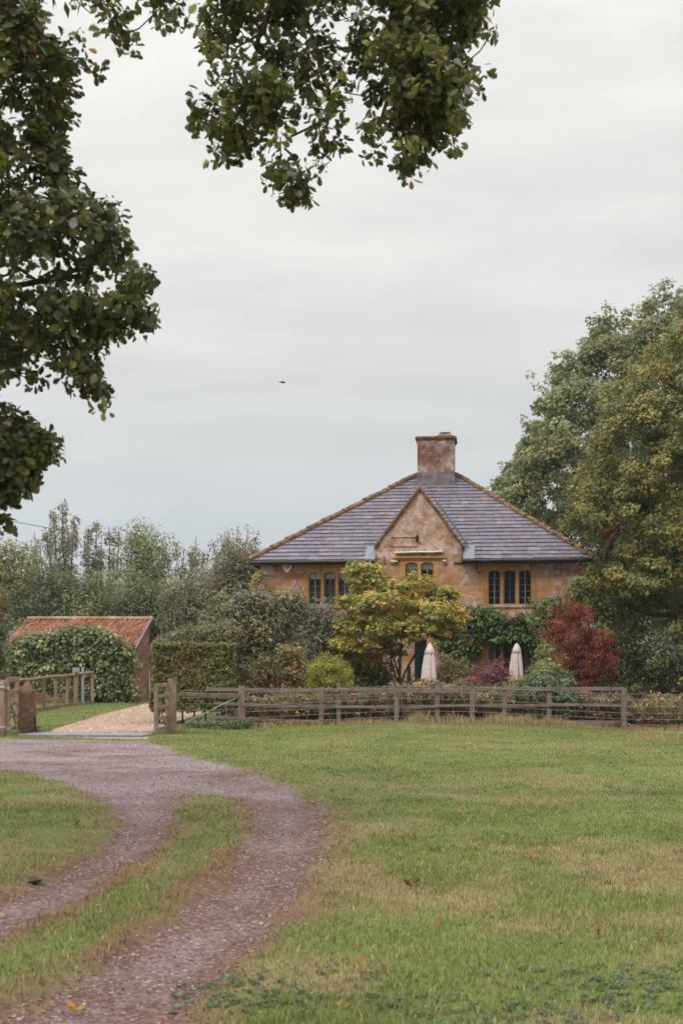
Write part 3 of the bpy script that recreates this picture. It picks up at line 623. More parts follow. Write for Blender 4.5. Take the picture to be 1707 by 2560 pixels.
# a lead dressing above the chimney foot, ridge patch
# windows -----------------------------------------------------
def arch_pts(u0, u1, zs, rise, n=14):
    out = []
    for i in range(n+1):
        s = -1+2*i/n; out.append((u0+(u1-u0)*i/n, zs+rise*(1-abs(s)**2.4)**.75))
    return out
def make_window(op, lights, yt, yb, arch=True, kinds=(), blinds=0.0, curtain=False, label=None, hood=None, hood_mat='dressed_stone', ledge=False, bars=4, trans=False):
    """lights: list of (px0, px1); stone surround with arched heads, glass, leaded bars, blinds"""
    u0, u1, z0, z1 = op; ls = [(hu(a), hu(b)) for a, b in lights]; zt = hz(yt, 1056); zb = hz(yb, 1056)
    zt = op[3]-(hz(1400)-hz(1400+4)); 
    mb = MB(); vF, vB = -.028, .26
    # jambs + mullions
    edges = [u0]+[e for l_ in ls for e in l_]+[u1]
    for i in range(0, len(edges), 2):
        a, b = edges[i], edges[i+1]; c_ = min(.035, (b-a)*.3); 
        iv = .10
        mb.prism([(a, z0), (b, z0), (b, zt-.085), (a, zt-.085)], .04, vB)
        # splayed front nose of the mullion
        mb.add([(a, .04, z0), (b, .04, z0), (b, .04, zt-.085), (a, .04, zt-.085), (a+c_*(i > 0), vF+.012, z0), (b-c_*(i < len(edges)-2), vF+.012, z0), (b-c_*(i < len(edges)-2), vF+.012, zt-.085), (a+c_*(i > 0), vF+.012, zt-.085)],
               [(4, 5, 6, 7), (0, 4, 7, 3), (5, 1, 2, 6), (0, 1, 5, 4), (3, 7, 6, 2)])
    # heads
    for (a, b) in ls:
        ap = arch_pts(a, b, zt-.085, .075) if arch else [(a, zt-.03), (b, zt-.03)]
        poly_top = [(a, z1), (b, z1)]
        n = len(ap); vs = []; fs = []
        for k, v_ in enumerate((vF+.012, vB)):
            vs += [(p[0], v_, p[1]) for p in ap]+[(p[0], v_, z1) for p in ap]
        m_ = 2*n
        for i in range(n-1):
            fs.append((i, i+1, n+i+1, n+i)); fs.append((m_+i, m_+n+i, m_+n+i+1, m_+i+1)); fs.append((i, m_+i, m_+i+1, i+1))
        mb.add(vs, fs)
    for i in range(0, len(edges), 2): mb.prism([(edges[i], zt-.085), (edges[i+1], zt-.085), (edges[i+1], z1), (edges[i], z1)], vF+.012, vB)
    # dressed band round the opening
    bw = .11
    for (a, b, c_, d_) in ((u0-bw, u0-.002, z0-.0, z1+bw), (u1+.002, u1+bw, z0-.0, z1+bw), (u0-.002, u1+.002, z1+.002, z1+bw)):
        mb.prism([(a, c_), (b, c_), (b, d_), (a, d_)], -.022, .02)
    win = mb.build('window', M['dressed_stone'], house)
    mb = MB(); mb.prism([(u0-bw-.03, z0-.12), (u1+bw+.03, z0-.12), (u1+bw+.03, z0-.002), (u0-bw-.03, z0-.002)], -.055, .3); mb.build('sill', M['sill_stone'], win)
    if hood:
        hx0, hx1, hy, hyl = hood; a, b = hu(hx0), hu(hx1); zh = hz(hy); zl2 = hz(hyl)
        mb = MB(); mb.beam((a-.05, -.06, zh), (b+.05, -.06, zh), .13, .07, bev=.022, seg=6, wob=.002); mb.beam((a-.02, -.04, zh-.06), (b+.02, -.04, zh-.06), .08, .045, bev=.015)
        for uu, s in ((a, -1), (b, 1)):
            mb.beam((uu, -.052, zh-.036), (uu, -.052, zl2+.05), .09, .085, bev=.02)
        mb.build('hood_mould', M['dressed_stone'], win)
        for uu, s in ((a, -1), (b, 1)):
            mb = MB(); mb.beam((uu-.03+s*.10, -.07, zl2+.02), (uu+.03+s*.10-s*.2, -.07, zl2+.02), .16, .05, bev=.015); mb.beam((uu+s*.04-.05, -.05, zl2-.04), (uu+s*.04+.05, -.05, zl2-.04), .10, .06, bev=.02); mb.build('label_stop', M['lichen_stone' if ledge else 'sill_stone'], win)
        if ledge:
            mb = MB(); mb.beam((hu(ledge[0]), -.10, hz(ledge[2])), (hu(ledge[1]), -.10, hz(ledge[2]-2)), .22, .06, bev=.02, seg=9, wob=.006); mb.build('weathered_ledge', M['lichen_stone'], win)
    for i, (a, b) in enumerate(ls):
        kind = kinds[i] if i < len(kinds) else 'fixed'
        ap = arch_pts(a+.004, b-.004, zt-.085, .075) if arch else [(a+.004, zt-.02), (b-.004, zt-.02)]
        mb = MB(); mb.prism([(a+.004, z0+.006), (b-.004, z0+.006)]+ap[::-1], .135, .14); mb.build('glass', M['glass'], win)
        fm = 'casement_metal' if kind == 'casement' else 'window_metal'; mb = MB(); wv = .118
        if kind == 'casement':
            for q in (a+.014, b-.014): mb.beam((q, wv, z0+.02), (q, wv, zt-.14), .028, .03)
            mb.beam((a+.03, wv, z0+.02), (b-.03, wv, z0+.02), .03, .035)
            for j in range(len(ap)-1): mb.beam((ap[j][0], wv, ap[j][1]-.014), (ap[j+1][0], wv, ap[j+1][1]-.014), .028, .028)
        mid = (a+b)/2; zt_ = zt-.05
        mb.beam((mid, wv, z0+.01), (mid, wv, zt_), .02 if kind == 'casement' else .032, .018)
        nb = bars+1
        for j in range(1, nb): z_ = z0+(zt-.06-z0)*j/nb; mb.beam((a+.005, wv+.004, z_), (b-.005, wv+.004, z_), .012, .014)
        mb.build('glazing_bars', M[fm], win)
        if blinds:
            zb_ = zt-blinds*(zt-z0); mb = MB(); vs = []; nseg = 10
            for j in range(nseg+1): u_ = a+(b-a)*j/nseg; vs += [(u_, .22+.012*math.sin(j*1.9), zt), (u_, .22+.012*math.sin(j*1.9), zb_+(.012*math.sin(j*1.1)))]
            vs += [(x, y+.012, z) for x, y, z in vs]; n2 = 2*(nseg+1)
            fs = [(2*j, 2*j+1, 2*j+3, 2*j+2) for j in range(nseg)]+[(n2+2*j, n2+2*j+2, n2+2*j+3, n2+2*j+1) for j in range(nseg)]+[(2*j+1, n2+2*j+1, n2+2*j+3, 2*j+3) for j in range(nseg)]
            mb.add(vs, fs); mb.build('blind', M['blind'], win)
    def drape(ua, ub, mat):
        mb = MB(); n_ = 22; vs = []
        for j in range(n_+1): u_ = ua+(ub-ua)*j/n_; vv = .33+.03*math.sin(j*1.7)+.01*math.sin(j*4.1); vs += [(u_, vv, zt), (u_, vv, z0)]
        vs += [(x, y+.01, z) for x, y, z in vs]; n2 = 2*(n_+1)
        mb.add(vs, [(2*j, 2*j+1, 2*j+3, 2*j+2) for j in range(n_)]+[(n2+2*j, n2+2*j+2, n2+2*j+3, n2+2*j+1) for j in range(n_)]); mb.build('curtain', M[mat], win)
    if curtain == 'dark': drape(u0+.1, u1-.1, 'curtain')
    if curtain == 'pale': drape(u0+.05, u0+.28, 'pale_curtain'); drape(u1-.26, u1-.05, 'pale_curtain')
    return win
make_window(W1, [(773, 801), (811, 838), (847, 875)], 1431, 1511, kinds=('fixed', 'casement', 'fixed'), blinds=.20, curtain='dark', hood=(754, 894, 1411, 1431))
make_window(W2, [(1222, 1249), (1260, 1288), (1298, 1326)], 1427, 1510, kinds=('fixed', 'casement', 'fixed'), hood=(1196, 1348, 1409, 1430))
make_window(W3, [(1014, 1043), (1053, 1082)], 1406, 1490, blinds=.20, hood=(985, 1111, 1394, 1405), ledge=(988, 1107, 1382))
make_window(W4, [(1222, 1250), (1259, 1288), (1298, 1328)], 1600, 1691, arch=False, kinds=('fixed', 'casement', 'fixed'), curtain='pale', bars=3)
make_window(W5, [(770, 799), (809, 838), (848, 878)], 1600, 1691, arch=False, kinds=('fixed', 'casement', 'fixed'), bars=3)
# garden door behind the tree
mb = MB(); u0, u1, z0, z1 = D1; mb.box((u0+.003, .12, z0+.01), (u1-.003, .17, z1-.003))
for k in range(5): uu = u0+(u1-u0)*(k+.5)/5; mb.box((uu-.08, .105, z0+.06), (uu+.08, .119, z1-.1))
dr = mb.build('door', M['teal_paint'], house); mb = MB(); mb.lathe([(.02, 0), (.03, .02), (.02, .05)], (u1-.1, .08, z0+1.0), 10); mb.build('door_handle', M['black_iron'], dr)
# sunk panel in the gable with its old iron lamp bracket
mb = MB(); a, b = hu(976), hu(1040); za, zb = hz(1364), hz(1342)
for (q0, q1) in (((a, zb), (b, zb)), ((a, za), (b, za)), ((a, za), (a, zb)), ((b, za), (b, zb))): mb.beam((q0[0], -.03, q0[1]), (q1[0], -.03, q1[1]), .05, .035)
mb.prism([(a, za), (b, za), (b, zb), (a, zb)], -.02, .01); mb.build('stone_panel', M['wall_stone'], gable)
mb = MB(); u_ = hu(1043); z_ = hz(1340); mb.tube([(u_, -.01, z_), (u_, -.2, z_+.02), (u_-.03, -.3, z_-.06)], .015, 6); mb.lathe([(.01, 0), (.05, -.02), (.06, -.12), (.045, -.24), (.01, -.27)], (u_, -.16, z_+.02), 10); mb.build('iron_bracket', M['black_iron'], gable)
mb = MB(); u_, z_ = hl(652, 1440); mb.beam((u_-.02, -.02, z_), (u_+.5, -.02, z_+.01), .02, .05); mb.build('iron_tie', M['lead'], house)
# alarm box on the wall
al = empty('alarm_box', HO, -TH); tag(al, 'cream shield shaped alarm box with small dark marks under the left eaves', 'alarm box')
u_, zt_ = hl(718, 1411); zb_ = hl(718, 1432)[1]; wd = .21
prof = []
for t in np.linspace(0, 1, 25)[:-1]:
    an = t*2*math.pi; r_ = 1/(max(math.cos(an-math.pi/2), math.cos(an-math.pi/2-2.094), math.cos(an-math.pi/2+2.094))*.55+.45); prof.append((u_-.0+wd*.62*r_*math.cos(an)*1.0, (zt_+zb_)/2+.01-(.145*r_*math.sin(an))*1.0))
prof = [(u_+.185*a_, (zt_+zb_)/2+.155*b_) for a_, b_ in [(-.80, .98), (.80, .98), (.96, .88), (1., .68), (.92, .40), (.45, -.72), (.30, -.92), (.12, -1), (-.12, -1), (-.30, -.92), (-.45, -.72), (-.92, .40), (-1., .68), (-.96, .88)]]
mb = MB(); mb.prism(prof, -.09, -.002); mb.build('casing', M['white_paint'], al)
mb = MB(); zc_ = (zt_+zb_)/2
for (dx, dz, sx_, sz_) in ((-.085, .075, .022, .026), (-.045, .055, .014, .012), (-.02, .03, .02, .014), (.03, .035, .012, .03), (.035, -.01, .008, .02), (.06, .06, .03, .03), (.01, .07, .014, .01)):
    mb.prism([(u_+dx-sx_, zc_+dz-sz_), (u_+dx+sx_, zc_+dz-sz_*.7), (u_+dx+sx_*.9, zc_+dz+sz_), (u_+dx-sx_*.8, zc_+dz+sz_*.8)], -.094, -.088)
mb.build('lettering', M['dark_mark'], al)

# ------------------------------------------------------------------ fences, gates, posts
def G3(x, y, dz=0): return Vector((x, y, gh(x, y)+dz))
def onrow(px, Y, z=0): return Vector(((px-CX)*Y/F, Y, z))
def post(mb, p, h, w=.12, d=.12, lean=0.0, top=.012):
    b = Vector((p[0], p[1], gh(p[0], p[1])-.25)); t = Vector((p[0]+lean, p[1]+rng.normal(0, .01), gh(p[0], p[1])+h))
    mb.beam(b, t, d, w, up=(1, 0, 0), bev=.008, seg=4, wob=.003)
def wires(name, parent, runs, heights, verts=0.0, rad=.0045, sag=.006):
    mb = MB()
    for (p, q) in runs:
        n = max(2, int((q-p).length/.9))
        for h in heights:
            pts = [p.lerp(q, i/n)+Vector((0, 0, h-sag*4*(i/n)*(1-i/n)+rng.normal(0, .004))) for i in range(n+1)]; mb.tube(pts, rad, 4, cap=False)
        if verts:
            m = int((q-p).length/verts)
            for i in range(1, m): c_ = p.lerp(q, i/m); mb.tube([c_+Vector((0, 0, heights[0])), c_+Vector((0, 0, heights[-2]))], rad*.75, 3, cap=False)
    return mb.build(name, M['wire'], parent)
# post and rail fence along the garden (behind), wire fence in front of it
FY = 41.2
def fr(px, Y): x = (px-CX)*Y/F; return Vector((x, Y, gh(x, Y)))
rail = empty('post_and_rail_fence', fr(1000, FY+.25)); tag(rail, 'weathered post and rail fence with three flat rails in front of the garden', 'fence')
def child(o, par): o.location = -Vector(par.location); return o
pr = [(521, 1.20), (608, 1.2), (846, 1.19), (1093, 1.16), (1260, 1.2), (1372, 1.18), (1556, 1.18)]
for px, h in pr[1:]:
    mb = MB(); p = fr(px, FY+.25); post(mb, p, h, .125, .09, rng.normal(0, .008)); child(mb.build('post', M['fence_wood'], rail), rail)
def zrow(px): return at(px, 0, FY).x
ys_top = [(516, 1722), (608, 1724), (740, 1726), (846, 1725), (1000, 1725), (1093, 1727), (1260, 1722), (1372, 1722), (1556, 1722)]
ys_mid = [(540, 1759), (608, 1762), (740, 1766), (846, 1766), (1000, 1770), (1093, 1766), (1260, 1764), (1372, 1762), (1556, 1764)]
ys_low = [(520, 1794), (608, 1797), (740, 1802), (846, 1806), (1000, 1804), (1093, 1803), (1260, 1804), (1372, 1806), (1556, 1806)]
for row in (ys_top, ys_mid, ys_low):
    for (a, b) in zip(row[:-1], row[1:]):
        mb = MB(); p = at(a[0]-2, a[1]+rng.normal(0, .5), FY+.18); q = at(b[0]+2, b[1]+rng.normal(0, .7), FY+.18+rng.normal(0, .006)); mb.beam(p, q, .035, .105 if row is ys_top else .085, bev=.007, seg=6, wob=.0035)
        child(mb.build('rail', M['fence_wood'], rail), rail)
wf = empty('wire_fence', fr(1180, FY-.15)); tag(wf, 'stock wire fence on squared timber posts running just in front of the wooden rails', 'fence')
wp = [(603, 1.25, FY-.6), (803, 1.10, FY-.2), (990, .98, FY-.1), (1180, 1.02, FY-.1), (1560, 1.22, FY-.3), (1930, 1.2, FY-.6)]
for i, (px, h, Y) in enumerate(wp):
    mb = MB(); p = fr(px, Y); post(mb, p, h, .17 if i == 0 else .135, .14, rng.normal(0, .012) if i else .01); o = child(mb.build('post', M['gate_wood' if i == 0 else 'fence_wood'], wf), wf)
H6 = [.16, .33, .50, .68, .88, 1.04]
ow = wires('mesh_wire', wf, [(fr(a[0], a[2]-.09), fr(b[0], b[2]-.09)) for a, b in zip(wp[:-1], wp[1:])], H6, .9); child(ow, wf)
# strainer panel between the gate post and the first post: one rail, wires, a diagonal stay
HP = fr(431, 37.4)
sp_ = empty('strainer_fence', HP); tag(sp_, 'short fence panel with one rail, wires and a diagonal metal stay beside the open gate', 'fence')
mb = MB(); post(mb, HP, 1.43, .21, .19, .0); child(mb.build('post', M['gate_wood'], sp_), sp_)
a_, b_ = at(442, 1736, 37.5), at(597, 1739, FY-.68)
mb = MB(); mb.beam(a_, b_, .05, .105, bev=.012, seg=5, wob=.004); child(mb.build('rail', M['gate_wood'], sp_), sp_)
mb = MB(); mb.tube([at(594, 1743, FY-.75), at(530, 1774, 39.7), at(462, 1808, 37.9)], .010, 6); child(mb.build('diagonal_stay', M['galvanised'], sp_), sp_)
ow = wires('mesh_wire', sp_, [(fr(442, 37.3), fr(597, FY-.75))], [.10, .26, .42, .58, .76, .93, 1.12], .6); child(ow, sp_)
# gates -----------------------------------------------------
def gate(name, label, hinge, tip, h, bars, z0=.08, cat='gate'):
    e = empty(name, hinge); tag(e, label, cat, 'open wooden field gates'); d = (tip-hinge); z = hinge.z
    for f_, hh, ww in ((0.0, h*.97, .10), (1.0, h, .13)):
        p = hinge.lerp(tip, f_); mb = MB(); mb.beam(Vector((p.x, p.y, z+z0-.02)), Vector((p.x, p.y, z+hh)), .09, ww, up=(d.x, d.y, 0), bev=.012, seg=3, wob=.002); child(mb.build('stile', M['gate_wood'], e), e)
    for k in range(bars):
        zz = z+z0+.07+(h-.2)*k/(bars-1); mb = MB(); mb.beam(Vector((hinge.x, hinge.y, zz)), Vector((tip.x, tip.y, zz+rng.normal(0, .006))), .045, .095, bev=.01, seg=4, wob=.003); child(mb.build('bar', M['rail_wood'], e), e)
    off = Vector((d.y, -d.x, 0)).normalized()*.05
    mb = MB(); mb.beam(Vector((hinge.x, hinge.y, z+z0+.1))+off, Vector((tip.x, tip.y, z+h-.12))+off, .03, .08, bev=.008); child(mb.build('brace', M['rail_wood'], e), e)
    return e
tipR = Vector((at(391, 0, 36.0).x, 36.0, 0)); hR = Vector((HP.x-.12, HP.y-.05, gh(HP.x-.12, HP.y)))
gate('field_gate', 'open five bar wooden gate seen end on beside the hedge and the strainer panel', hR, tipR, 1.30, 5)
stp_ = fr(69, 36.7)
hL = Vector((at(45, 0, 37.6).x, 37.6, 0)); hL.z = gh(hL.x, hL.y)
tipL = Vector((at(21, 0, 35.4).x, 35.4, 0))
lg = gate('field_gate', 'open five bar wooden gate swung back beside the rough stone gatepost', hL, tipL, 1.45, 5, .1)
for zz in (.18, 1.18):
    mb = MB(); mb.beam(Vector((tipL.x-.25, tipL.y-.06, lg.location.z+zz)), Vector((tipL.x+.06, tipL.y-.06, lg.location.z+zz+.01)), .02, .06); child(mb.build('hinge_strap', M['galvanised'], lg), lg)
gp = empty('gatepost', fr(4, 35.3)); tag(gp, 'round pale timber gatepost at the left edge, carrying the hinges of the open gate', 'gatepost')
mb = MB(); p = fr(4, 35.3); mb.lathe([(.115, -.3), (.115, .2), (.108, .8), (.10, 1.25), (.085, 1.33), (.03, 1.35)], p, 16, lambda t, z: 1+.03*math.sin(3*t+z*2)); child(mb.build('shaft', M['rail_wood'], gp, True), gp)
mb = MB(); 
for zz in (.2, 1.19):
  mb = MB(); mb.lathe([(.118, zz), (.122, zz+.01), (.122, zz+.05), (.112, zz+.06)], p, 16)
  child(mb.build('hinge_band', M['galvanised'], gp), gp)
sg = empty('stone_gatepost', stp_); tag(sg, 'rough tapering stone gatepost spotted with orange lichen at the drive entrance', 'gatepost')
def stone_post():
    n = 40; lev = 46; V = []; Fs = []
    for i in range(lev+1):
        z = -.2+1.58*i/lev; zz = z
        k = 1.0 if z < 1.08 else max(.02, 1-((z-1.08)/.30)**1.35)
        sx_ = (.225-.03*z)*(k**.8 if k > 0 else 0); sy_ = (.19-.02*z)*(k**.8)
        for j in range(n):
            t = 2*math.pi*j/n; c_, s_ = math.cos(t), math.sin(t); e_ = .55
            x = math.copysign(abs(c_)**e_, c_)*sx_; y = math.copysign(abs(s_)**e_, s_)*sy_
            q = .022*(float(fbm(np.array([t*2.2+9]), np.array([z*4.5]), 71, 4)[0])-.5)*2+.012*(float(vnoise(np.array([t*9]), np.array([z*22.]), 72)[0])-.5)*2
            r_ = 1+q/.2; V.append((stp_.x+x*r_, stp_.y+y*r_, stp_.z+z))
    for i in range(lev):
        for j in range(n): Fs.append((i*n+j, i*n+(j+1) % n, (i+1)*n+(j+1) % n, (i+1)*n+j))
    Fs.append(tuple(lev*n+j for j in range(n))); mb = MB(); mb.add(V, Fs); return mb
child(stone_post().build('shaft', M['gatepost_stone'], sg), sg)
mb = MB(); mb.beam(at(87, 1790, 36.5), at(93, 1834, 36.4), .02, .06); child(mb.build('iron_strap', M['black_iron'], sg), sg)
mb = MB(); mb.tube([at(80, 1728, 36.45), at(88, 1730, 36.4)], .015, 6); child(mb.build('iron_pin', M['black_iron'], sg), sg)
bk = MB(); p = fr(97, 36.6); bk.beam(Vector((p.x, p.y, p.z-.02)), Vector((p.x+.02, p.y, p.z+.20)), .10, .10, up=(1, .2, 0), bev=.02); tag(bk.build('sandstone_block', M['barn_stone']), 'small orange stone block set on end at the foot of the stone gatepost', 'stone block')
# driveway fence with a round top rail
df = empty('driveway_fence', fr(111, 52)); tag(df, 'round railed post fence with wire mesh climbing beside the gravel drive', 'fence')
fp = [(42, 48.5), (79, 50), (111, 51.5), (140, 53), (169, 54.5), (191, 56), (232, 58.5)]
tops = {42: 1697, 79: 1694, 111: 1690, 140: 1686.5, 169: 1684.5, 191: 1682, 232: 1677}
tr = []
for px, Y in [(-60, 45)]+fp:
    p = fr(px, Y); yt = tops.get(px, 1707); zt = at(px, yt, Y).z; mb = MB()
    w_ = .085 if px != 191 else .13
    mb.beam((p.x, p.y, p.z-.2), (p.x, p.y, zt+(.0 if px != 191 else .15)), w_*1.0, w_*1.25, up=(1, 0, 0), bev=.012, seg=3, wob=.003); child(mb.build('post', M['rail_wood'], df), df)
    tr.append(Vector((p.x, p.y-.09, zt-.07)))
for i, (a, b) in enumerate(zip(tr[:-1], tr[1:])):
    mb = MB(); mb.tube([a, a.lerp(b, .5)+Vector((0, 0, rng.normal(0, .01))), b], [.068, .062, .058], 10); child(mb.build('rail', M['rail_wood'], df, True), df)
bs = [Vector((t.x, t.y, gh(t.x, t.y))) for t in tr]
o = wires('mesh_wire', df, list(zip(bs[:-1], bs[1:])), [.08, .22, .36, .5, .64, .78, .92], .22, .004); child(o, df)
mb = MB()
for a, b in zip(bs[:-1], bs[1:]): mb.beam(a+Vector((0, .02, .04)), b+Vector((0, .02, .04)), .03, .14, bev=.006, seg=3, wob=.004)
child(mb.build('gravel_board', M['gate_wood'], df), df)
gpz = fr(209, 57); mp_ = empty('metal_post', gpz); tag(mp_, 'galvanised square metal post standing in the drive fence with a pale box beside it', 'post')
mb = MB(); zt = at(209, 1667, 57).z; mb.beam((gpz.x, gpz.y-.1, gpz.z-.2), (gpz.x, gpz.y-.1, zt), .11, .11, up=(1, 0, 0), bev=.008); child(mb.build('shaft', M['galvanised'], mp_), mp_)
mb = MB(); p = at(192.5, 1675, 56); mb.box((p.x-.13, p.y-.18, p.z-.10), (p.x+.13, p.y-.07, p.z+.10)); mb.box((p.x-.06, p.y-.2, p.z-.04), (p.x+.06, p.y-.18, p.z+.05)); child(mb.build('control_box', M['galvanised'], mp_), mp_)
# drain grating across the drive
ga, gb_ = fr(66, 36.0), fr(372, 35.6)
gr_ = empty('drain_grating', ga.lerp(gb_, .5)); tag(gr_, 'grey metal drainage grating across the gravel between the two gates', 'drain')
mb = MB(); d = (gb_-ga); dn = Vector((-d.y, d.x, 0)).normalized(); zz = max(gh(ga.x, ga.y), gh(gb_.x, gb_.y))+.03
for k in range(6):
    o_ = dn*(-.45+.18*k); a = Vector((ga.x, ga.y, zz))+o_; b = Vector((gb_.x, gb_.y, zz))+o_; mb.beam(a, b, .115, .04, bev=.008)
child(mb.build('bar', M['grid_metal'], gr_), gr_)
mb = MB()
for s in (-.58, .58): mb.beam(Vector((ga.x, ga.y, zz-.01))+dn*s, Vector((gb_.x, gb_.y, zz-.01))+dn*s, .08, .07, bev=.01)
child(mb.build('kerb_edge', M['lead'], gr_), gr_)

# ------------------------------------------------------------------ barn with pantile roof
BY = 63.0; BTH = R(0.0)
barn = empty('tiled_barn', (at(332, 0, BY).x, BY, .3)); tag(barn, 'low stone outbuilding under an orange pantile roof behind the leafy shrub', 'outbuilding')
bx1 = at(330, 0, BY).x; bx0 = at(26, 0, BY).x-.2; zr_b = at(374, 1546, BY+2.9).z; ze_b = at(332, 1630, BY).z
bd = 3.0; bxr = at(374, 0, BY+bd).x
def bl(x, y, z): return (x-barn.location.x, y-BY, z-.3)
skew = (bxr-bx1)/bd
def B3(u, v, z): return (u+skew*v+(bx1-barn.location.x), v, z-.3)   # u: along, negative to the left
Lb = bx1-bx0
mb = MB()
mb.add([B3(0, 0, 0), B3(0, bd, 0), B3(0, bd, zr_b-.06), B3(0, 0, ze_b-.06), B3(-.4, 0, 0), B3(-.4, bd, 0), B3(-.4, bd, zr_b-.06), B3(-.4, 0, ze_b-.06)], [(0, 1, 2, 3), (7, 6, 5, 4), (0, 4, 5, 1), (1, 5, 6, 2), (2, 6, 7, 3), (3, 7, 4, 0)])
mb.add([B3(-.401, 0, 0), B3(-Lb, 0, 0), B3(-Lb, 0, ze_b-.06), B3(-.401, 0, ze_b-.06), B3(-.401, .4, 0), B3(-Lb, .4, 0), B3(-Lb, .4, ze_b+.1), B3(-.401, .4, ze_b+.1)], [(0, 3, 2, 1), (4, 5, 6, 7), (3, 7, 6, 2), (1, 2, 6, 5)])
mb.add([B3(-.401, bd-.3, 0), B3(-Lb, bd-.3, 0), B3(-Lb, bd-.3, zr_b-.3), B3(-.401, bd-.3, zr_b-.3), B3(-.401, bd, 0), B3(-Lb, bd, 0), B3(-Lb, bd, zr_b-.1), B3(-.401, bd, zr_b-.1)], [(0, 3, 2, 1), (4, 5, 6, 7), (3, 7, 6, 2), (1, 2, 6, 5)])
mb.build('wall', M['barn_stone'], barn)
mb = MB()
for k in range(7):
    w_ = .34 if k % 2 else .22; z0 = .3+k*.27
    mb.add([B3(.012, -.012, z0), B3(.012, w_, z0), B3(.012, w_, z0+.25), B3(.012, -.012, z0+.25), B3(-.2, -.012, z0), B3(-.2, -.012, z0+.25)], [(0, 1, 2, 3), (4, 0, 3, 5)])
mb.build('quoins', M['sill_stone'], barn)
# pantiles: s-shaped tiles, course by course
mb = MB(); nc = 13; tw = .235; 
for k in range(nc):
    t0, t1 = k/nc, min(1.0, (k+1.15)/nc)
    for j in range(int(Lb/tw)+2):
        u0 = .12-(j+1)*tw; c = np.array([.34, .14, .085])*(.75+.5*rng.random()); r_ = rng.random()
        if r_ < .25: c = np.array([.24, .11, .075])*(.7+.5*rng.random())
        elif r_ < .38: c = np.array([.14, .085, .06])
        prof = [(0, .0), (.18, -.025), (.36, -.03), (.55, .0), (.72, .045), (.88, .05), (1.05, .015)]; vs = []
        jz = rng.normal(0, .006)
        for tt, lf in ((t0, .035), (t1, .0)):
            v_ = -.15+(bd+.15)*tt; zz = ze_b-.03+(zr_b-ze_b+.0)*(tt)+lf+jz
            vs += [B3(u0+tw*a, v_, zz+b*1.1) for a, b in prof]
        lip = [(x, y+.003, z-.03) for x, y, z in vs[:7]]; n_ = 7
        mb.add(vs+lip, [(i, i+1, i+8, i+7) for i in range(6)]+[(i, i+14, i+15, i+1) for i in range(6)], tuple(c))
mb.add([B3(.10, -.1, ze_b-.06), B3(-Lb-.1, -.1, ze_b-.06), B3(-Lb-.1, bd, zr_b-.05), B3(.10, bd, zr_b-.05)], [(0, 1, 2, 3)], (.05, .03, .02))
mb.build('roof', M['pantile'], barn)
mb = MB(); n_ = 20
for k in range(n_): a = Vector(B3(.14-(Lb+.2)*k/n_, bd+.02, zr_b+.0)); b = Vector(B3(.14-(Lb+.2)*(k+1)/n_-.02, bd+.02, zr_b+.0+rng.normal(0, .006))); mb.tube([a, b], [.10, .092], 9)
mb.build('ridge_tiles', M['sill_stone'], barn)
mb = MB(); mb.beam(B3(.13, -.17, ze_b-.02), B3(.13, bd, zr_b+.01), .05, .10, bev=.01); mb.build('verge', M['lead'], barn)
# pole cable and bird -----------------------------------------
mb = MB(); a = at(-420, 1180, 90); b = at(-1, 1279, 92); c_ = at(170, 1327, 93); pts = []
for i in range(15): t = i/14; pts.append(a.lerp(c_, t)+Vector((0, 0, -1.1*4*t*(1-t)*.35)))
mb.tube(pts, .022, 5); cbl = mb.build('overhead_cable', M['cable']); tag(cbl, 'thin overhead cable slanting down behind the tall feathery trees at left', 'cable')
bp = at(706, 956, 70); bird = MB(); 
def bird_mesh():
    mb = MB(); mb.tube([(-.17, 0, .0), (-.10, 0, .012), (0, 0, .0), (.09, 0, .005), (.14, 0, .02), (.19, 0, .012)], [.008, .035, .045, .035, .028, .004], 9)
    mb.add([(-.15, -.01, .003), (-.27, -.035, .0), (-.27, .035, .0), (-.15, .01, .003), (-.15, 0, .012)], [(0, 1, 2, 3), (0, 4, 1), (3, 2, 4), (1, 4, 2)]); return mb
bd_ = bird_mesh().build('bird', M['bird_black'], None, True); bd_.location = bp; bd_.rotation_euler = (.1, .1, .35); bd_.scale = (.85,)*3
tag(bd_, 'small dark bird gliding in the grey sky left of the chimney', 'bird')
for s in (-1, 1):
    mb = MB(); st = [(.05, .03*s, .01), (.07, .16*s, .05), (.05, .30*s, .035), (-.03, .42*s, .01)]; tr_ = [(-.06, .03*s, .005), (-.05, .16*s, .04), (-.04, .30*s, .028), (-.06, .42*s, .005)]
    vs = st+tr_+[(x, y, z-.006) for x, y, z in st+tr_]; mb.add(vs, [(0, 1, 5, 4), (1, 2, 6, 5), (2, 3, 7, 6), (8, 12, 13, 9), (9, 13, 14, 10), (10, 14, 15, 11), (0, 8, 9, 1), (1, 9, 10, 2), (2, 10, 11, 3), (4, 5, 13, 12), (5, 6, 14, 13), (6, 7, 15, 14), (3, 11, 15, 7)]); mb.build('wing', M['bird_black'], bd_)
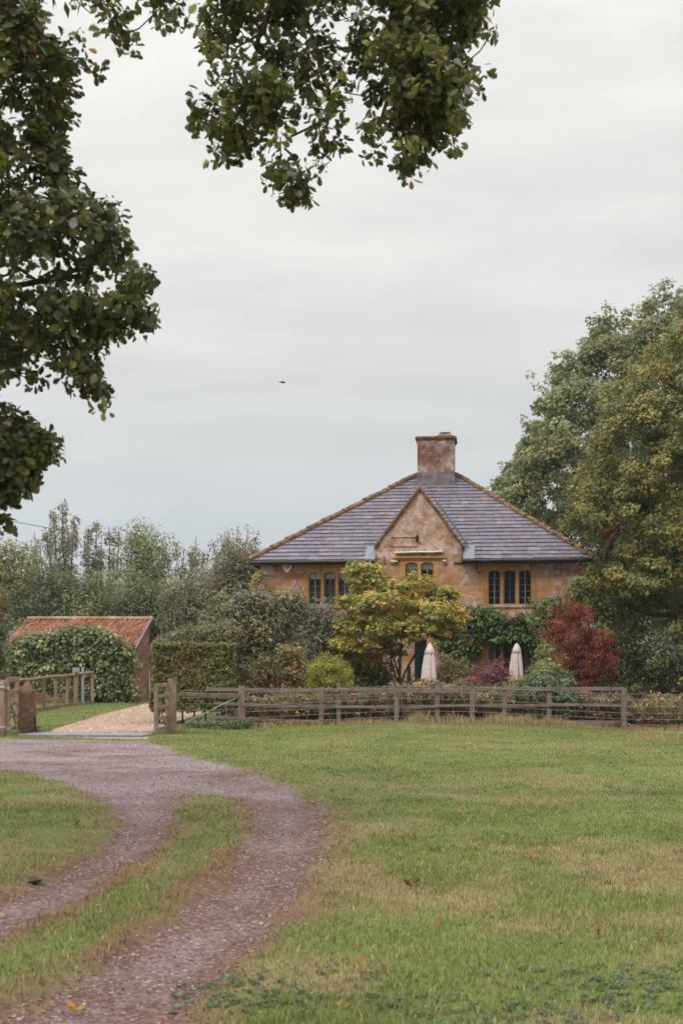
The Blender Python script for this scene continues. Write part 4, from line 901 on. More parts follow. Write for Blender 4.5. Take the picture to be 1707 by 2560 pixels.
# ------------------------------------------------------------------ parasols and garden chair
def parasol(px, ytop, ybot, Y, hw, label, tilt=0.0):
    x = at(px, 0, Y).x; zt = at(px, ytop, Y).z; zb = at(px, ybot, Y).z; zg = gh(x, Y); e = empty('parasol', (x, Y, zg)); tag(e, label, 'parasol', 'folded cream parasols'); H = zt-zg; hb = zb-zg; s = hw*Y/F
    mb = MB(); mb.lathe([(.024, .03), (.024, H-.05)], (0, 0, 0), 10); mb.build('pole', M['parasol_pole'], e)
    mb = MB(); mb.lathe([(.26, 0), (.26, .05), (.05, .08), (.04, .3), (.03, .3)], (0, 0, 0), 20); mb.build('base', M['old_lead'], e)
    def fold(t, z): return 1+.16*math.sin(8*t+z*1.2)+.08*math.sin(5*t+2+z*2)
    hh = H-hb; prof = [(s*1.0, hb), (s*.98, hb+.03), (s*.90, hb+.25*hh), (s*.78, hb+.5*hh), (s*.62, hb+.72*hh), (s*.50, hb+.80*hh), (s*.30, hb+.88*hh), (s*.14, hb+.97*hh), (.02, hb+.985*hh)]
    mb = MB(); mb.lathe(prof, (0, 0, 0), 48, fold); mb.build('canopy', M['parasol_cloth'], e, True)
    mb = MB(); mb.lathe([(s*.66, hb+.76*hh), (s*.69, hb+.765*hh), (s*.52, hb+.86*hh), (s*.26, hb+.965*hh), (s*.15, hb+.985*hh), (.03, H)], (0, 0, 0), 48, lambda t, z: 1+.07*math.sin(8*t)); mb.build('vent_cap', M['parasol_cloth'], e, True)
    e.rotation_euler = (0, tilt, 0)
parasol(1072, 1608, 1718, 45.7, 19, 'folded cream parasol beside the yellow tree and the teal garden chair', .012)
parasol(1291, 1608, 1706, 48.2, 18, 'folded cream parasol standing in front of the ground floor window')
gx = at(1030, 0, 47.6).x; gc = empty('garden_chair', (gx, 47.6, gh(gx, 47.6)), R(200)); tag(gc, 'teal metal garden chair beside the left folded parasol', 'chair')
mb = MB(); mb.box((-.24, -.22, .43), (.24, .22, .455)); mb.build('seat', M['teal_paint'], gc)
for x_, y_, h_ in ((-.23, -.21, .43), (.23, -.21, .43), (-.23, .21, .98), (.23, .21, .98)): mb = MB(); mb.tube([(x_, y_, 0), (x_, y_, h_)], .014, 8); mb.build('leg', M['teal_paint'], gc)
mb = MB()
for z_ in (.62, .78, .94): mb.beam((-.23, .21, z_), (.23, .21, z_), .02, .05)
mb.build('backrest', M['teal_paint'], gc)
for s in (-1, 1): mb = MB(); mb.tube([(.25*s, -.2, .45), (.25*s, -.2, .66), (.25*s, .21, .68)], .012, 6); mb.build('arm', M['teal_paint'], gc)
gt = empty('garden_post', (at(1022, 0, 48.4).x, 48.4, gh(3, 48))); tag(gt, 'pale blue grey upright post behind the teal chair under the yellow tree', 'post')
mb = MB(); zt = at(1022, 1668, 48.4).z-gt.location.z; mb.lathe([(.07, -.1), (.07, zt-.04), (.085, zt-.03), (.085, zt), (.03, zt+.03)], (0, 0, 0), 14); mb.build('shaft', M['lead'], gt)

# ------------------------------------------------------------------ foliage
def rdir(n):
    v = rng.normal(size=(n, 3)); return v/np.linalg.norm(v, axis=1)[:, None]
def unit(v): return v/np.maximum(np.linalg.norm(v, axis=1)[:, None], 1e-9)
OAK = np.array([(0, .02), (.10, .05), (.20, .20), (.27, .10), (.38, .32), (.46, .15), (.58, .40), (.67, .19), (.78, .34), (.86, .15), (.94, .18), (1.0, .0)])
def leaf_geo(P, Nrm, U, size, c, kind):
    """leaves at P, face normal Nrm, growing along U"""
    n = len(P); Nrm = unit(Nrm); U = unit(U-Nrm*(U*Nrm).sum(1)[:, None]); W = np.cross(Nrm, U); s = size[:, None]
    if kind == 'oak':
        k = len(OAK); V = np.zeros((n, 3*k, 3)); cup = rng.normal(.12, .10, n)[:, None]; bend = rng.normal(0, .18, n)[:, None]
        for i, (t, w_) in enumerate(OAK):
            mid = P+U*s*t+Nrm*s*bend*t*t; V[:, i] = mid
            V[:, k+i] = mid+W*s*w_*(1+.0*t)+Nrm*s*cup*w_*1.5; V[:, 2*k+i] = mid-W*s*w_+Nrm*s*cup*w_*1.5
        q = []
        for i in range(k-1): q.append((i, k+i, k+i+1, i+1)); q.append((i, i+1, 2*k+i+1, 2*k+i))
        q = np.array(q); lo = (np.arange(n)*3*k)[:, None, None]+q[None]
        return V.reshape(-1, 3), lo.ravel(), np.full(n*len(q), 4), np.repeat(c, 3*k, 0)
    if kind == 'blade':   # long narrow leaf
        Mi = P+U*s*.45+Nrm*s*.06; tip = P+U*s-Nrm*s*.12; V = np.stack([P, Mi-W*s*.11, tip, Mi+W*s*.11], 1); nv = 4
    elif kind == 'star':  # maple like: three lobes
        a = P; V = np.stack([a, a+U*s*.35-W*s*.16, a+U*s*.55-W*s*.5, a+U*s*.62-W*s*.14, a+U*s, a+U*s*.62+W*s*.14, a+U*s*.55+W*s*.5, a+U*s*.35+W*s*.16], 1)
        V[:, [2, 6]] -= (Nrm*s*.12)[:, None]; q = np.array([(0, 1, 3, 5), (0, 5, 7, 7)]); b = (np.arange(n)*8)[:, None]
        lo = np.concatenate([b+np.array([[0, 1, 3, 5, 7]]), b+np.array([[1, 2, 3]]), b+np.array([[3, 4, 5]]), b+np.array([[5, 6, 7]])], 1)
        return V.reshape(-1, 3), lo.ravel(), np.tile([5, 3, 3, 3], n), np.repeat(c, 8, 0)
    else:
        sp = .30 if kind == 'oval' else .22
        Mi = P+U*s*.45; fold = Nrm*s*rng.normal(.06, .08, n)[:, None]; tip = P+U*s+Nrm*s*rng.normal(0, .12, n)[:, None]; V = np.stack([P, Mi-W*s*sp+fold, tip, Mi+W*s*sp+fold], 1); nv = 4
    b = (np.arange(n)*4)[:, None, None]; lo = b+np.array([[0, 1, 2], [0, 2, 3]])[None]
    return V.reshape(-1, 3), lo.ravel(), np.full(2*n, 3), np.repeat(c, 4, 0)
LEAF_K = 1.58
def leaf_mesh(name, parts, mat, parent=None):
    V = []; lo = []; sz = []; C = []; o = 0
    for v, l_, s_, c in parts:
        c = c*LEAF_K; V.append(v); lo.append(l_+o); sz.append(s_); C.append(c); o += len(v)
    return np_mesh(name, np.concatenate(V), np.concatenate(lo), np.concatenate(sz), mat, parent, {'col': np.clip(np.concatenate(C), .003, .95)})
def palette(pal, n, seeds=None):
    """pal: list of (weight, rgb); one tone per clump (seeds) with leaf to leaf variation"""
    w_ = np.array([p[0] for p in pal], float); w_ /= w_.sum(); cs = np.array([p[1] for p in pal])
    return cs[rng.choice(len(pal), n, p=w_)]
def px_blobs(blobs, Y, n, thick=1.0, shell=.55):
    """clump centres in ellipsoids given as (px, py, rx, ry[, dY]) in photo pixels at distance Y; thickness in depth follows their width"""
    A = np.array([b[2]*b[3] for b in blobs], float); A /= A.sum(); k = rng.choice(len(blobs), n, p=A); out = np.zeros((n, 3)); R_ = np.zeros((n, 3)); 
    d = rdir(n); r = rng.random(n)**(1/3.); r = np.where(rng.random(n) < shell, .78+.22*rng.random(n), r); 
    for i in range(n):
        b = blobs[k[i]]; dy = b[4] if len(b) > 4 else 0; Yc = Y+dy; c = at(b[0], b[1], Yc); rx = b[2]*Yc/F; rz = b[3]*Yc/F; ry = (rx*.5+rz*.5)*thick
        o = d[i]*r[i]; out[i] = (c.x+o[0]*rx, c.y+o[1]*ry, c.z+o[2]*rz); R_[i] = o/np.array([1, 1, 1])
    return out, R_
def px_poly(poly, Y, n, tmax=3.0, shell=.5, bulge=1.0):
    """clump centres filling an outline given in photo pixels at distance Y as a rounded body up to tmax metres deep each way"""
    pw = np.array([((x-CX)*Y/F, EYE+(HY-y)*Y/F) for x, y in poly]); lo, hi = pw.min(0), pw.max(0); pts = []
    while sum(map(len, pts)) < n:
        q = lo+(hi-lo)*rng.random((n*2, 2)); s_ = sdf(q, pw); pts.append(q[s_ < 0])
    q = np.concatenate(pts)[:n]; e_ = -sdf(q, pw); t = tmax*np.sqrt(np.clip(1-(1-np.clip(e_*bulge/tmax, 0, 1))**2, 0, 1))
    u = rng.random(n)*2-1; u = np.where(rng.random(n) < shell, np.sign(u)*(.8+.2*rng.random(n)), u)
    u = np.where((u > 0) & (rng.random(n) < .35), -u, u)
    c = np.stack([q[:, 0], Y+u*t, q[:, 1]], 1)
    cen = np.array([pw[:, 0].mean(), Y, pw[:, 1].mean()])
    return c, unit(c-cen)*np.clip(np.abs(u), .3, 1)[:, None]
def lobed(poly, Y, nl, n, tmax, r0, r1, bulge=1.1, lift=.25):
    """billowing crown: nl rounded boughs inside the outline, clumps of leaves on the outer skin of each"""
    Lc, Lo = px_poly(poly, Y, nl, tmax, .75, bulge); pw = np.array([((x-CX)*Y/F, EYE+(HY-y)*Y/F) for x, y in poly])
    r = r0+(r1-r0)*rng.random(nl); e_ = -sdf(Lc[:, [0, 2]], pw); r = np.minimum(r, np.maximum(e_*1.0+.18, .3)); cen = pw.mean(0)
    k = rng.choice(nl, n, p=r**2/(r**2).sum()); d = rdir(n); d[:, 2] += lift; d += unit(np.stack([Lc[k, 0]-cen[0], Lc[k, 1]-Y, Lc[k, 2]-cen[1]], 1))*.55; d = unit(d)
    C = Lc[k]+d*(r[k]*(.75+.3*rng.random(n)))[:, None]*np.array([1, 1, .85]); return C, d
def ragged(C, O, poly, Y, sprigs, reach, sc_=.8, thr=.36):
    """hollows in the crown and boughs that stick out past its outline"""
    k = fbm(C[:, 0]*sc_+C[:, 1]*.33, C[:, 2]*sc_+C[:, 1]*.21, 131, 3) > thr; C, O = C[k], O[k]
    pw = np.array([((x-CX)*Y/F, EYE+(HY-y)*Y/F) for x, y in poly]); cen = pw.mean(0); P = []; 
    for _ in range(sprigs):
        i = rng.integers(len(pw)); a = pw[i]; b = pw[(i+1) % len(pw)]; q = a+(b-a)*rng.random(); d = q-cen; d = d/np.linalg.norm(d)+rng.normal(0, .25, 2)+np.array([0, .15]); L_ = reach*(.3+.7*rng.random()); y0 = Y+rng.normal(0, 1.0)
        for t in np.linspace(-.5, 1, 5): p = q+d*L_*t; P.append((p[0], y0, p[1]))
    P = np.array(P)+rng.normal(0, .10, (len(P), 3)); OO_ = np.tile([0., -.3, .6], (len(P), 1)); P = P[P[:, 2] > 2.0] if True else P
    return C, O, P, np.tile([0., -.3, .6], (len(P), 1))
def clumps(C, out, per, rad, size, pal, kind='leaf', flat=.7, jit=.14, up=.45, accent=None, hang=0.0, cvar=.16, size_var=.3):
    """per leaves round each clump centre C, facing outwards and up"""
    n = len(C)*per; ci = np.repeat(np.arange(len(C)), per); d = rdir(n); r_ = rad*(.35+.65*rng.random(n)**.5) if np.isscalar(rad) else rad[ci]*(.35+.65*rng.random(n)**.5)
    d2 = d*np.array([1, 1, flat]); P = C[ci]+d2*r_[:, None]
    nrm = d*.7+out[ci]*.5+np.array([0, 0, up])+rng.normal(0, .45, (n, 3)); U = d+rng.normal(0, .5, (n, 3))+np.array([0, 0, -hang])
    base = palette(pal, len(C)); base = base*(1+rng.normal(0, cvar, (len(C), 1)))
    c = base[ci]*(1+rng.normal(0, jit, (n, 1)))*(1+rng.normal(0, .05, (n, 3)))
    if accent:
        for fr_, rgb, cl in accent:
            if cl:
                hit = rng.random(len(C)) < fr_; m = hit[ci] & (rng.random(n) < .8)
            else: m = rng.random(n) < fr_
            c[m] = np.array(rgb)*(1+rng.normal(0, .15, (m.sum(), 1)))
    sz = size*(1+rng.normal(0, size_var, n)).clip(.4, 1.8)
    return leaf_geo(P, nrm, U, sz, c, kind)
def branches(root_pts, targets, r_tip=.012, r_max=.3, expo=2.4, n=6, bend=.12, sag=0.0):
    """grow limbs from the nodes in root_pts (polylines) to every target; radii by the pipe rule"""
    nodes = []; par = []; fixed = []
    for pl in root_pts:
        prev = -1; start = len(nodes)
        for i, p in enumerate(pl):
            p = Vector(p)
            if i == 0 and nodes:
                dd = [(Vector(q)-p).length for q in nodes]; j = int(np.argmin(dd)); prev = j
            nodes.append(tuple(p)); par.append(prev); prev = len(nodes)-1
    T = [Vector(t) for t in targets]; R0 = Vector(nodes[0]); arr = [np.array(q) for q in nodes]
    T.sort(key=lambda t: min(np.linalg.norm(np.array(t)-a) for a in arr[::2]))
    for t in T:
        A = np.array(nodes); tv = np.array(t); d = np.linalg.norm(A-tv, axis=1); j = int(np.argmin(d)); L_ = d[j]
        if L_ < .02: continue
        m = max(2, min(6, int(L_/.35)+1)); a = Vector(nodes[j]); prev = j; perp = Vector(rdir(1)[0])*L_*bend
        for i in range(1, m+1):
            f_ = i/m; p = a.lerp(t, f_)+perp*math.sin(math.pi*f_)+Vector((0, 0, sag*L_*math.sin(math.pi*f_)))
            nodes.append(tuple(p)); par.append(prev); prev = len(nodes)-1
    N_ = len(nodes); w_ = [0.0]*N_; kids = [[] for _ in range(N_)]
    for i, p in enumerate(par):
        if p >= 0: kids[p].append(i)
    for i in range(N_-1, -1, -1):
        s_ = sum(w_[k] for k in kids[i]); w_[i] = s_ if kids[i] else r_tip**expo
    rad = [min(r_max, w**(1/expo)) for w in w_]
    mb = MB(); seen = set()
    # chains: follow the thickest child
    starts = [i for i in range(N_) if par[i] < 0]; stack = [(s, None) for s in starts]
    while stack:
        s0, pr_ = stack.pop(); chain = ([pr_] if pr_ is not None else [])+[s0]; cur = s0
        while kids[cur]:
            ks = sorted(kids[cur], key=lambda k: -w_[k]); chain.append(ks[0])
            for k in ks[1:]: stack.append((k, cur))
            cur = ks[0]
        if len(chain) > 1:
            rr = [rad[i] for i in chain]
            if pr_ is not None: rr[0] = min(rad[chain[0]], rr[1]*1.15)
            mb.tube([nodes[i] for i in chain], rr, n if max(rr) > .03 else 4, cap=False)
    return mb
def plant(name, label, cat, base, crown_parts, wood=None, mat='leaf', wood_name='trunk', wood_mat='bark', group=None, crown_name='crown', extra=None):
    e = empty(name, base); tag(e, label, cat, group)
    o = leaf_mesh(crown_name, crown_parts, M[mat], e); o.location = -Vector(e.location)
    if wood is not None: child(wood.build(wood_name, M[wood_mat], e, True), e)
    for nm, parts, mt in (extra or []):
      for pt_ in parts:
        o = leaf_mesh(nm, [pt_], M[mt], e); o.location = -Vector(e.location)
    return e
def gbase(px, Y): x = at(px, 0, Y).x; return Vector((x, Y, gh(x, Y)))
def sub(C, k): return C[rng.choice(len(C), min(k, len(C)), replace=False)]

# --- the garden trees ------------------------------------------------
GR_DK = (.05, .065, .028); GR_MD = (.085, .105, .04); GR_LT = (.14, .16, .055); GR_GY = (.12, .13, .085); YEL = (.30, .235, .06); ORG = (.36, .15, .035); RUST = (.20, .09, .04)
# yellow maple in front of the house
Y = 47.5; b = gbase(1000, Y)
blobs = [(905, 1425, 42, 26), (930, 1455, 60, 30), (1055, 1445, 32, 18, -.3), (1085, 1480, 52, 28), (1010, 1470, 60, 26), (890, 1500, 48, 30), (965, 1510, 75, 34, -1.), (1060, 1525, 70, 34, -.6), (1110, 1500, 42, 28), (1130, 1535, 40, 28),
    (880, 1560, 38, 26), (940, 1565, 60, 28, -1), (1020, 1575, 62, 26, -1.2), (1085, 1570, 46, 26), (1125, 1570, 30, 22), (860, 1610, 34, 20), (915, 1610, 46, 22, -.6), (985, 1618, 40, 18, .8), (905, 1655, 42, 20, .3), (970, 1540, 90, 60, .8)]
C, O = px_blobs(blobs, Y, 620, 1.0, .6)
pal = [(4, (.27, .225, .055)), (3, (.22, .20, .05)), (2.4, (.15, .16, .042)), (1.6, (.34, .25, .075)), (.4, (.36, .21, .05)), (1.8, (.13, .15, .042))]
pr_ = [clumps(C, O, 44, .20, .125, pal, 'star', .45, accent=[(.006, (.40, .09, .04), True), (.015, (.40, .22, .05), False)], up=.9)]
roots = [[b-Vector((0, 0, .1)), at(1000, 1715, Y), at(998, 1690, Y), at(985, 1650, Y), at(965, 1615, Y), at(945, 1590, Y)], [at(1000, 1715, Y), at(1012, 1680, Y), at(1035, 1640, Y), at(1062, 1600, Y), at(1080, 1560, Y)],
    [at(998, 1690, Y), at(1000, 1640, Y-.2), at(1005, 1600, Y), at(1012, 1550, Y), at(1010, 1490, Y)], [at(992, 1700, Y), at(978, 1660, Y+.3), at(975, 1600, Y+.4), at(955, 1540, Y+.4)]]
plant('maple_tree', 'yellow and olive leaved spreading maple with several thin stems, in front of the house gable', 'tree', b, pr_, branches(roots, [Vector(c) for c in sub(C, 130)], .011, .11, 2.2))
# red maple
Y = 44.6; b = gbase(1450, Y)
blobs = [(1415, 1525, 34, 20), (1450, 1530, 30, 18), (1400, 1555, 36, 22), (1450, 1560, 40, 26), (1385, 1590, 26, 22), (1435, 1600, 52, 32), (1500, 1600, 34, 26), (1420, 1640, 44, 28), (1480, 1645, 56, 34), (1525, 1625, 22, 24), (1420, 1680, 34, 22), (1470, 1690, 46, 26), (1450, 1715, 34, 18), (1515, 1670, 24, 24)]
C, O = px_blobs(blobs, Y, 420, 1.0, .6)
pal = [(4, (.13, .03, .024)), (3, (.165, .038, .028)), (2, (.11, .028, .024)), (2, (.20, .075, .035)), (.8, (.28, .07, .04))]
pr_ = [clumps(C, O, 46, .17, .085, pal, 'blade', .5, hang=.5, accent=[(.012, (.22, .2, .06), True)], up=.7)]
plant('maple_tree', 'dark red leaved Japanese maple with drooping fine foliage at the right of the garden', 'tree', b, pr_, branches([[b-Vector((0, 0, .1)), at(1450, 1720, Y), at(1445, 1680, Y), at(1440, 1620, Y)]], [Vector(c) for c in sub(C, 70)], .01, .09, 2.2))
# big trees at the right
Y = 74; b = gbase(1800, Y)
poly = [(1249, 1207), (1290, 1180), (1296, 1150), (1318, 1133), (1312, 1116), (1338, 1100), (1330, 1075), (1350, 1058), (1345, 1021), (1370, 1010), (1376, 962), (1388, 936), (1420, 945), (1424, 920), (1446, 904), (1474, 894), (1486, 862), (1498, 828), (1518, 802), (1541, 832), (1556, 802), (1580, 812),
    (1604, 778), (1624, 762), (1648, 764), (1672, 788), (1690, 770), (1712, 760), (1820, 740), (1980, 740), (2120, 820), (2230, 980), (2260, 1200), (2200, 1400), (2000, 1560), (1700, 1600), (1540, 1560), (1480, 1440), (1458, 1366), (1404, 1344), (1350, 1312), (1328, 1282), (1332, 1258), (1288, 1264), (1262, 1245)]
C, O = lobed(poly, Y, 330, 2300, 4.4, .8, 1.5); C2, O2 = px_poly(poly, Y, 1700, 4.2, .6, 1.1); C = np.concatenate([C, C2]); O = np.concatenate([O, O2]); C, O, Cs, Os = ragged(C, O, poly, Y, 90, .75, .55, .37)
edge = []
pal = [(4, (.145, .155, .072)), (3, (.125, .137, .064)), (2, (.17, .172, .08)), (1.0, (.20, .182, .086)), (1.2, (.09, .10, .05))]
pr_ = [clumps(Cs, Os, 26, .26, .20, pal, 'star', .8, up=.5, cvar=.2), clumps(C, O, 92, .50, .20, pal, 'star', .7, accent=[(.006, (.34, .17, .05), False)], up=.5, cvar=.2)]
wd = branches([[b-Vector((0, 0, .3)), b+Vector((-.1, 0, 3)), at(1790, 1500, Y), at(1760, 1300, Y), at(1740, 1100, Y), at(1750, 950, Y)], [at(1770, 1400, Y), at(1600, 1300, Y), at(1430, 1230, Y)], [at(1755, 1250, Y), at(1620, 1100, Y), at(1500, 980, Y)]], [Vector(c) for c in sub(C, 190)], .03, .6, 2.3)
plant('broadleaf_tree', 'tall grey green tree rising behind the right end of the slate roof', 'tree', b, pr_, wd)
Y = 48.5; b = gbase(1760, Y)
poly = [(1428, 1290), (1448, 1262), (1474, 1210), (1470, 1188), (1488, 1150), (1500, 1120), (1496, 1088), (1510, 1060), (1498, 1036), (1530, 1010), (1566, 975), (1575, 930), (1620, 905), (1640, 870), (1690, 845), (1760, 820), (1880, 830), (2000, 900), (2090, 1050), (2130, 1300), (2100, 1600), (2040, 1780), (1800, 1800), (1640, 1800), (1570, 1775),
    (1545, 1730), (1560, 1680), (1540, 1640), (1552, 1590), (1540, 1540), (1510, 1500), (1480, 1480), (1495, 1440), (1512, 1405), (1502, 1365), (1476, 1325)]
C, O = lobed(poly, Y, 420, 2900, 3.3, .4, .8); C2, O2 = px_poly(poly, Y, 1300, 3.1, .6, 1.1); C = np.concatenate([C, C2]); O = np.concatenate([O, O2]); C, O, Cs, Os = ragged(C, O, poly, Y, 110, .55, .9, .37)
pal = [(3, (.132, .132, .045)), (3, (.105, .112, .04)), (2.4, (.165, .152, .052)), (1.2, (.205, .17, .057)), (1.2, (.07, .08, .03)), (1, (.105, .122, .044))]
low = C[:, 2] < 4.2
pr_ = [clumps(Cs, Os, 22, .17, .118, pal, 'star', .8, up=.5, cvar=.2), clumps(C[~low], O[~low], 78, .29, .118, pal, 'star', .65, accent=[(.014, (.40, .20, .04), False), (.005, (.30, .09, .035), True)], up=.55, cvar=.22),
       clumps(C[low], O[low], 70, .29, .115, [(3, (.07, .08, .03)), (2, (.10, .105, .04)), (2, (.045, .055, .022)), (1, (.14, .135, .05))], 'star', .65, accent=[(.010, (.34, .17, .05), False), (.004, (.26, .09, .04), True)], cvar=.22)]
wd = branches([[b-Vector((0, 0, .3)), b+Vector((0, 0, 2)), at(1755, 1450, Y), at(1745, 1250, Y), at(1740, 1050, Y)], [at(1755, 1500, Y), at(1640, 1380, Y), at(1520, 1300, Y)], [at(1750, 1300, Y), at(1650, 1150, Y)], [b+Vector((0, 0, 1.2)), at(1640, 1620, Y)]], [Vector(c) for c in sub(C, 230)], .02, .38, 2.3)
plant('broadleaf_tree', 'broad yellow green tree with orange flecks filling the right edge down to the fence', 'tree', b, pr_, wd)
# loose light green tree behind the red maple
Y = 50; b = gbase(1500, Y-1.2)
blobs = [(1490, 1440, 34, 26), (1455, 1470, 40, 28), (1510, 1480, 50, 36), (1400, 1505, 40, 26), (1350, 1530, 34, 30), (1455, 1520, 60, 30), (1362, 1572, 26, 30), (1530, 1540, 40, 40), (1370, 1560, 40, 34), (1372, 1610, 22, 24, -.8), (1540, 1420, 40, 30)]
C, O = px_blobs(blobs, Y-1.2, 330, .6, .5)
pr_ = [clumps(C, O, 46, .25, .11, [(3, (.13, .15, .055)), (3, (.10, .12, .045)), (2, (.17, .17, .06))], 'leaf', .7, accent=[(.02, (.36, .13, .05), True)])]
plant('feathery_tree', 'loose light green small tree between the house corner and the red maple', 'tree', b, pr_, branches([[b-Vector((0, 0, .1)), at(1480, 1640, Y-1.2), at(1470, 1560, Y-1.2)]], [Vector(c) for c in sub(C, 60)], .01, .08, 2.2))
# climber on the house wall
def wall_pt(px, py, v): u_, z_ = hl(px, py, v); return HO+UH*u_+VH*v+Vector((0, 0, z_))
def wall_blobs(bl_, n, v0=-.55, v1=-.06):
    A = np.array([q[2]*q[3] for q in bl_], float); k = rng.choice(len(bl_), n, p=A/A.sum()); out = []
    for i in k:
        q = bl_[i]; a_ = rng.random()*6.283; r_ = math.sqrt(rng.random()); out.append(tuple(wall_pt(q[0]+q[2]*r_*math.cos(a_), q[1]+q[3]*r_*math.sin(a_), v0+(v1-v0)*rng.random())))
    return np.array(out)
cb = [(1125, 1560, 40, 30), (1180, 1540, 60, 24), (1215, 1545, 40, 28), (1250, 1555, 40, 22), (1290, 1565, 50, 28), (1330, 1590, 36, 30), (1150, 1600, 40, 26), (1175, 1570, 60, 24), (1352, 1618, 14, 24), (1260, 1583, 50, 14), (1120, 1610, 26, 16), (1165, 1625, 28, 20), (760, 1535, 60, 20), (700, 1530, 40, 20)]
C = wall_blobs(cb, 420); O = np.tile(np.array(-VH), (len(C), 1))
base_ = wall_pt(1195, 1740, -.2)
cl_w = branches([[base_, wall_pt(1190, 1680, -.15), wall_pt(1160, 1630, -.12), wall_pt(1185, 1590, -.12)], [wall_pt(1190, 1600, -.14), wall_pt(1250, 1592, -.14), wall_pt(1300, 1585, -.12)]], [Vector(c) for c in sub(C, 90)], .008, .06, 2.2)
plant('climbing_vine', 'dark glossy climbing vine trained across the orange wall over the ground floor window', 'climber', base_, [clumps(C, O, 30, .22, .13, [(4, (.045, .075, .025)), (3, (.07, .105, .03)), (1.4, (.12, .16, .04)), (1, (.035, .05, .02))], 'oval', .6, accent=[(.03, (.34, .17, .06), True)], hang=.5)], cl_w, wood_name='stem', crown_name='foliage')
# golden ivy at the left corner of the house
C, O = px_blobs([(642, 1455, 10, 22), (636, 1480, 14, 18), (630, 1500, 16, 14), (648, 1440, 7, 12)], 52.2, 60, .6, .5); b = gbase(640, 52.2)
plant('climbing_shrub', 'yellow leaved climber clinging to the left corner of the house', 'climber', b, [clumps(C, O, 26, .14, .09, [(3, (.30, .25, .09)), (2, (.22, .19, .07)), (1, (.10, .11, .04))])], branches([[b-Vector((0, 0, .05)), at(640, 1600, 52.2), at(640, 1510, 52.2)]], [Vector(c) for c in sub(C, 12)], .008, .03), wood_name='stem', crown_name='foliage')
# --- shrubs -----------------------------------------------------------
def shrub(name, label, cat, blobs, Y, n, per, rad, size, pal, kind='leaf', px=None, accent=None, extra=None, thick=.9, hang=0, up=.5, stems=40, group=None, wm='twig', shell=.6, flat=.7):
    px = px if px is not None else float(np.mean([q[0] for q in blobs])); b = gbase(px, Y); C, O = px_blobs(blobs, Y, n, thick, shell)
    C = C+rng.normal(0, .09, C.shape); cc_ = C.mean(0); sh = (rng.random(len(C)) < .10) & (C[:, 2] > cc_[2]); C[sh] = cc_+(C[sh]-cc_)*np.array([1.12, 1.0, 1.22]); ok = C[:, 2] > b.z+.03; C, O = C[ok], O[ok]
    tz = float(np.percentile(C[:, 2], 45)); cx = float(C[:, 0].mean())
    w_ = branches([[b-Vector((0, 0, .08)), Vector((b.x*.6+cx*.4, Y, b.z*.4+tz*.6)), Vector((cx, Y, tz))]], [Vector(c) for c in sub(C, stems)], .008, .05, 2.1)
    ex = []
    if extra:
        for nm, fn, mt in extra: ex.append((nm, fn(C, O), mt))
    return plant(name, label, cat, b, [clumps(C, O, per, rad, size, pal, kind, flat, accent=accent, hang=hang, up=up, cvar=.2)], w_, extra=ex, wood_name='stems', wood_mat=wm, crown_name='foliage', group=group)
def flowers(n, size, rgb, per=10, rad=.05, mode='blob', top=True):
    def fn(C, O):
        sel = C[np.argsort(-(C[:, 2]-C[:, 1]*.9+rng.normal(0, .5, len(C))))[:max(n*3, 4)]] if top else C; sel = sub(sel, n)
        if mode == 'spike':
            out_ = []
            for c in sel:
                P = np.array([c+np.array([0, -.15, .12+.035*k]) for k in range(6)]); out_.append(clumps(P, np.tile([0, -1., .3], (len(P), 1)), per, .022, size, [(1, rgb)], 'oval', 1, jit=.2))
            return out_
        P = sel+np.array([0, -.12, .06]); return [clumps(P[i:i+1], np.array([[0, -1., .4]]), per*2, rad, size, [(1, rgb)], 'oval', .8, jit=.2) for i in range(len(P))]
    return fn
GG = [(3, (.135, .13, .078)), (3, (.10, .105, .055)), (2, (.18, .165, .11)), (1.4, (.06, .066, .034)), (1.4, (.17, .13, .062)), (1, (.115, .135, .045))]
shrub('butterfly_bush', 'large grey green butterfly bush with a few lilac flower spikes left of the house front', 'shrub',
      [(600, 1530, 46, 36), (650, 1510, 46, 30), (585, 1600, 60, 56), (660, 1570, 66, 56), (720, 1530, 40, 36), (620, 1660, 70, 50), (540, 1620, 34, 40), (700, 1620, 54, 46), (560, 1680, 40, 40), (740, 1505, 22, 20)], 46, 640, 44, .30, .12, GG, px=620, extra=[('flower_spike', flowers(9, .028, (.36, .18, .44), 9, mode='spike'), 'petal')], accent=[(.02, (.24, .14, .05), True)])
shrub('lilac_shrub', 'grey leaved shrub with small violet blooms under the left upstairs window', 'shrub',
      [(780, 1550, 46, 32), (830, 1545, 40, 30), (770, 1600, 56, 40), (840, 1600, 46, 40), (800, 1650, 60, 34), (870, 1650, 36, 40)], 48.6, 330, 40, .27, .11, [(3, (.155, .155, .115)), (3, (.11, .12, .075)), (1.5, (.17, .13, .095)), (1, (.07, .08, .045))], px=800, extra=[('flower_spike', flowers(6, .024, (.24, .17, .42), 9, mode='spike'), 'petal')])
shrub('green_shrub', 'fresh green shrub filling the gap behind the yellow maple stems', 'shrub', [(900, 1690, 40, 30), (950, 1690, 36, 30), (880, 1650, 30, 26), (1000, 1715, 50, 18), (940, 1655, 34, 20)], 48.2, 150, 42, .24, .10, [(3, (.10, .13, .04)), (2, (.07, .09, .03)), (1, (.15, .16, .05))], px=910)
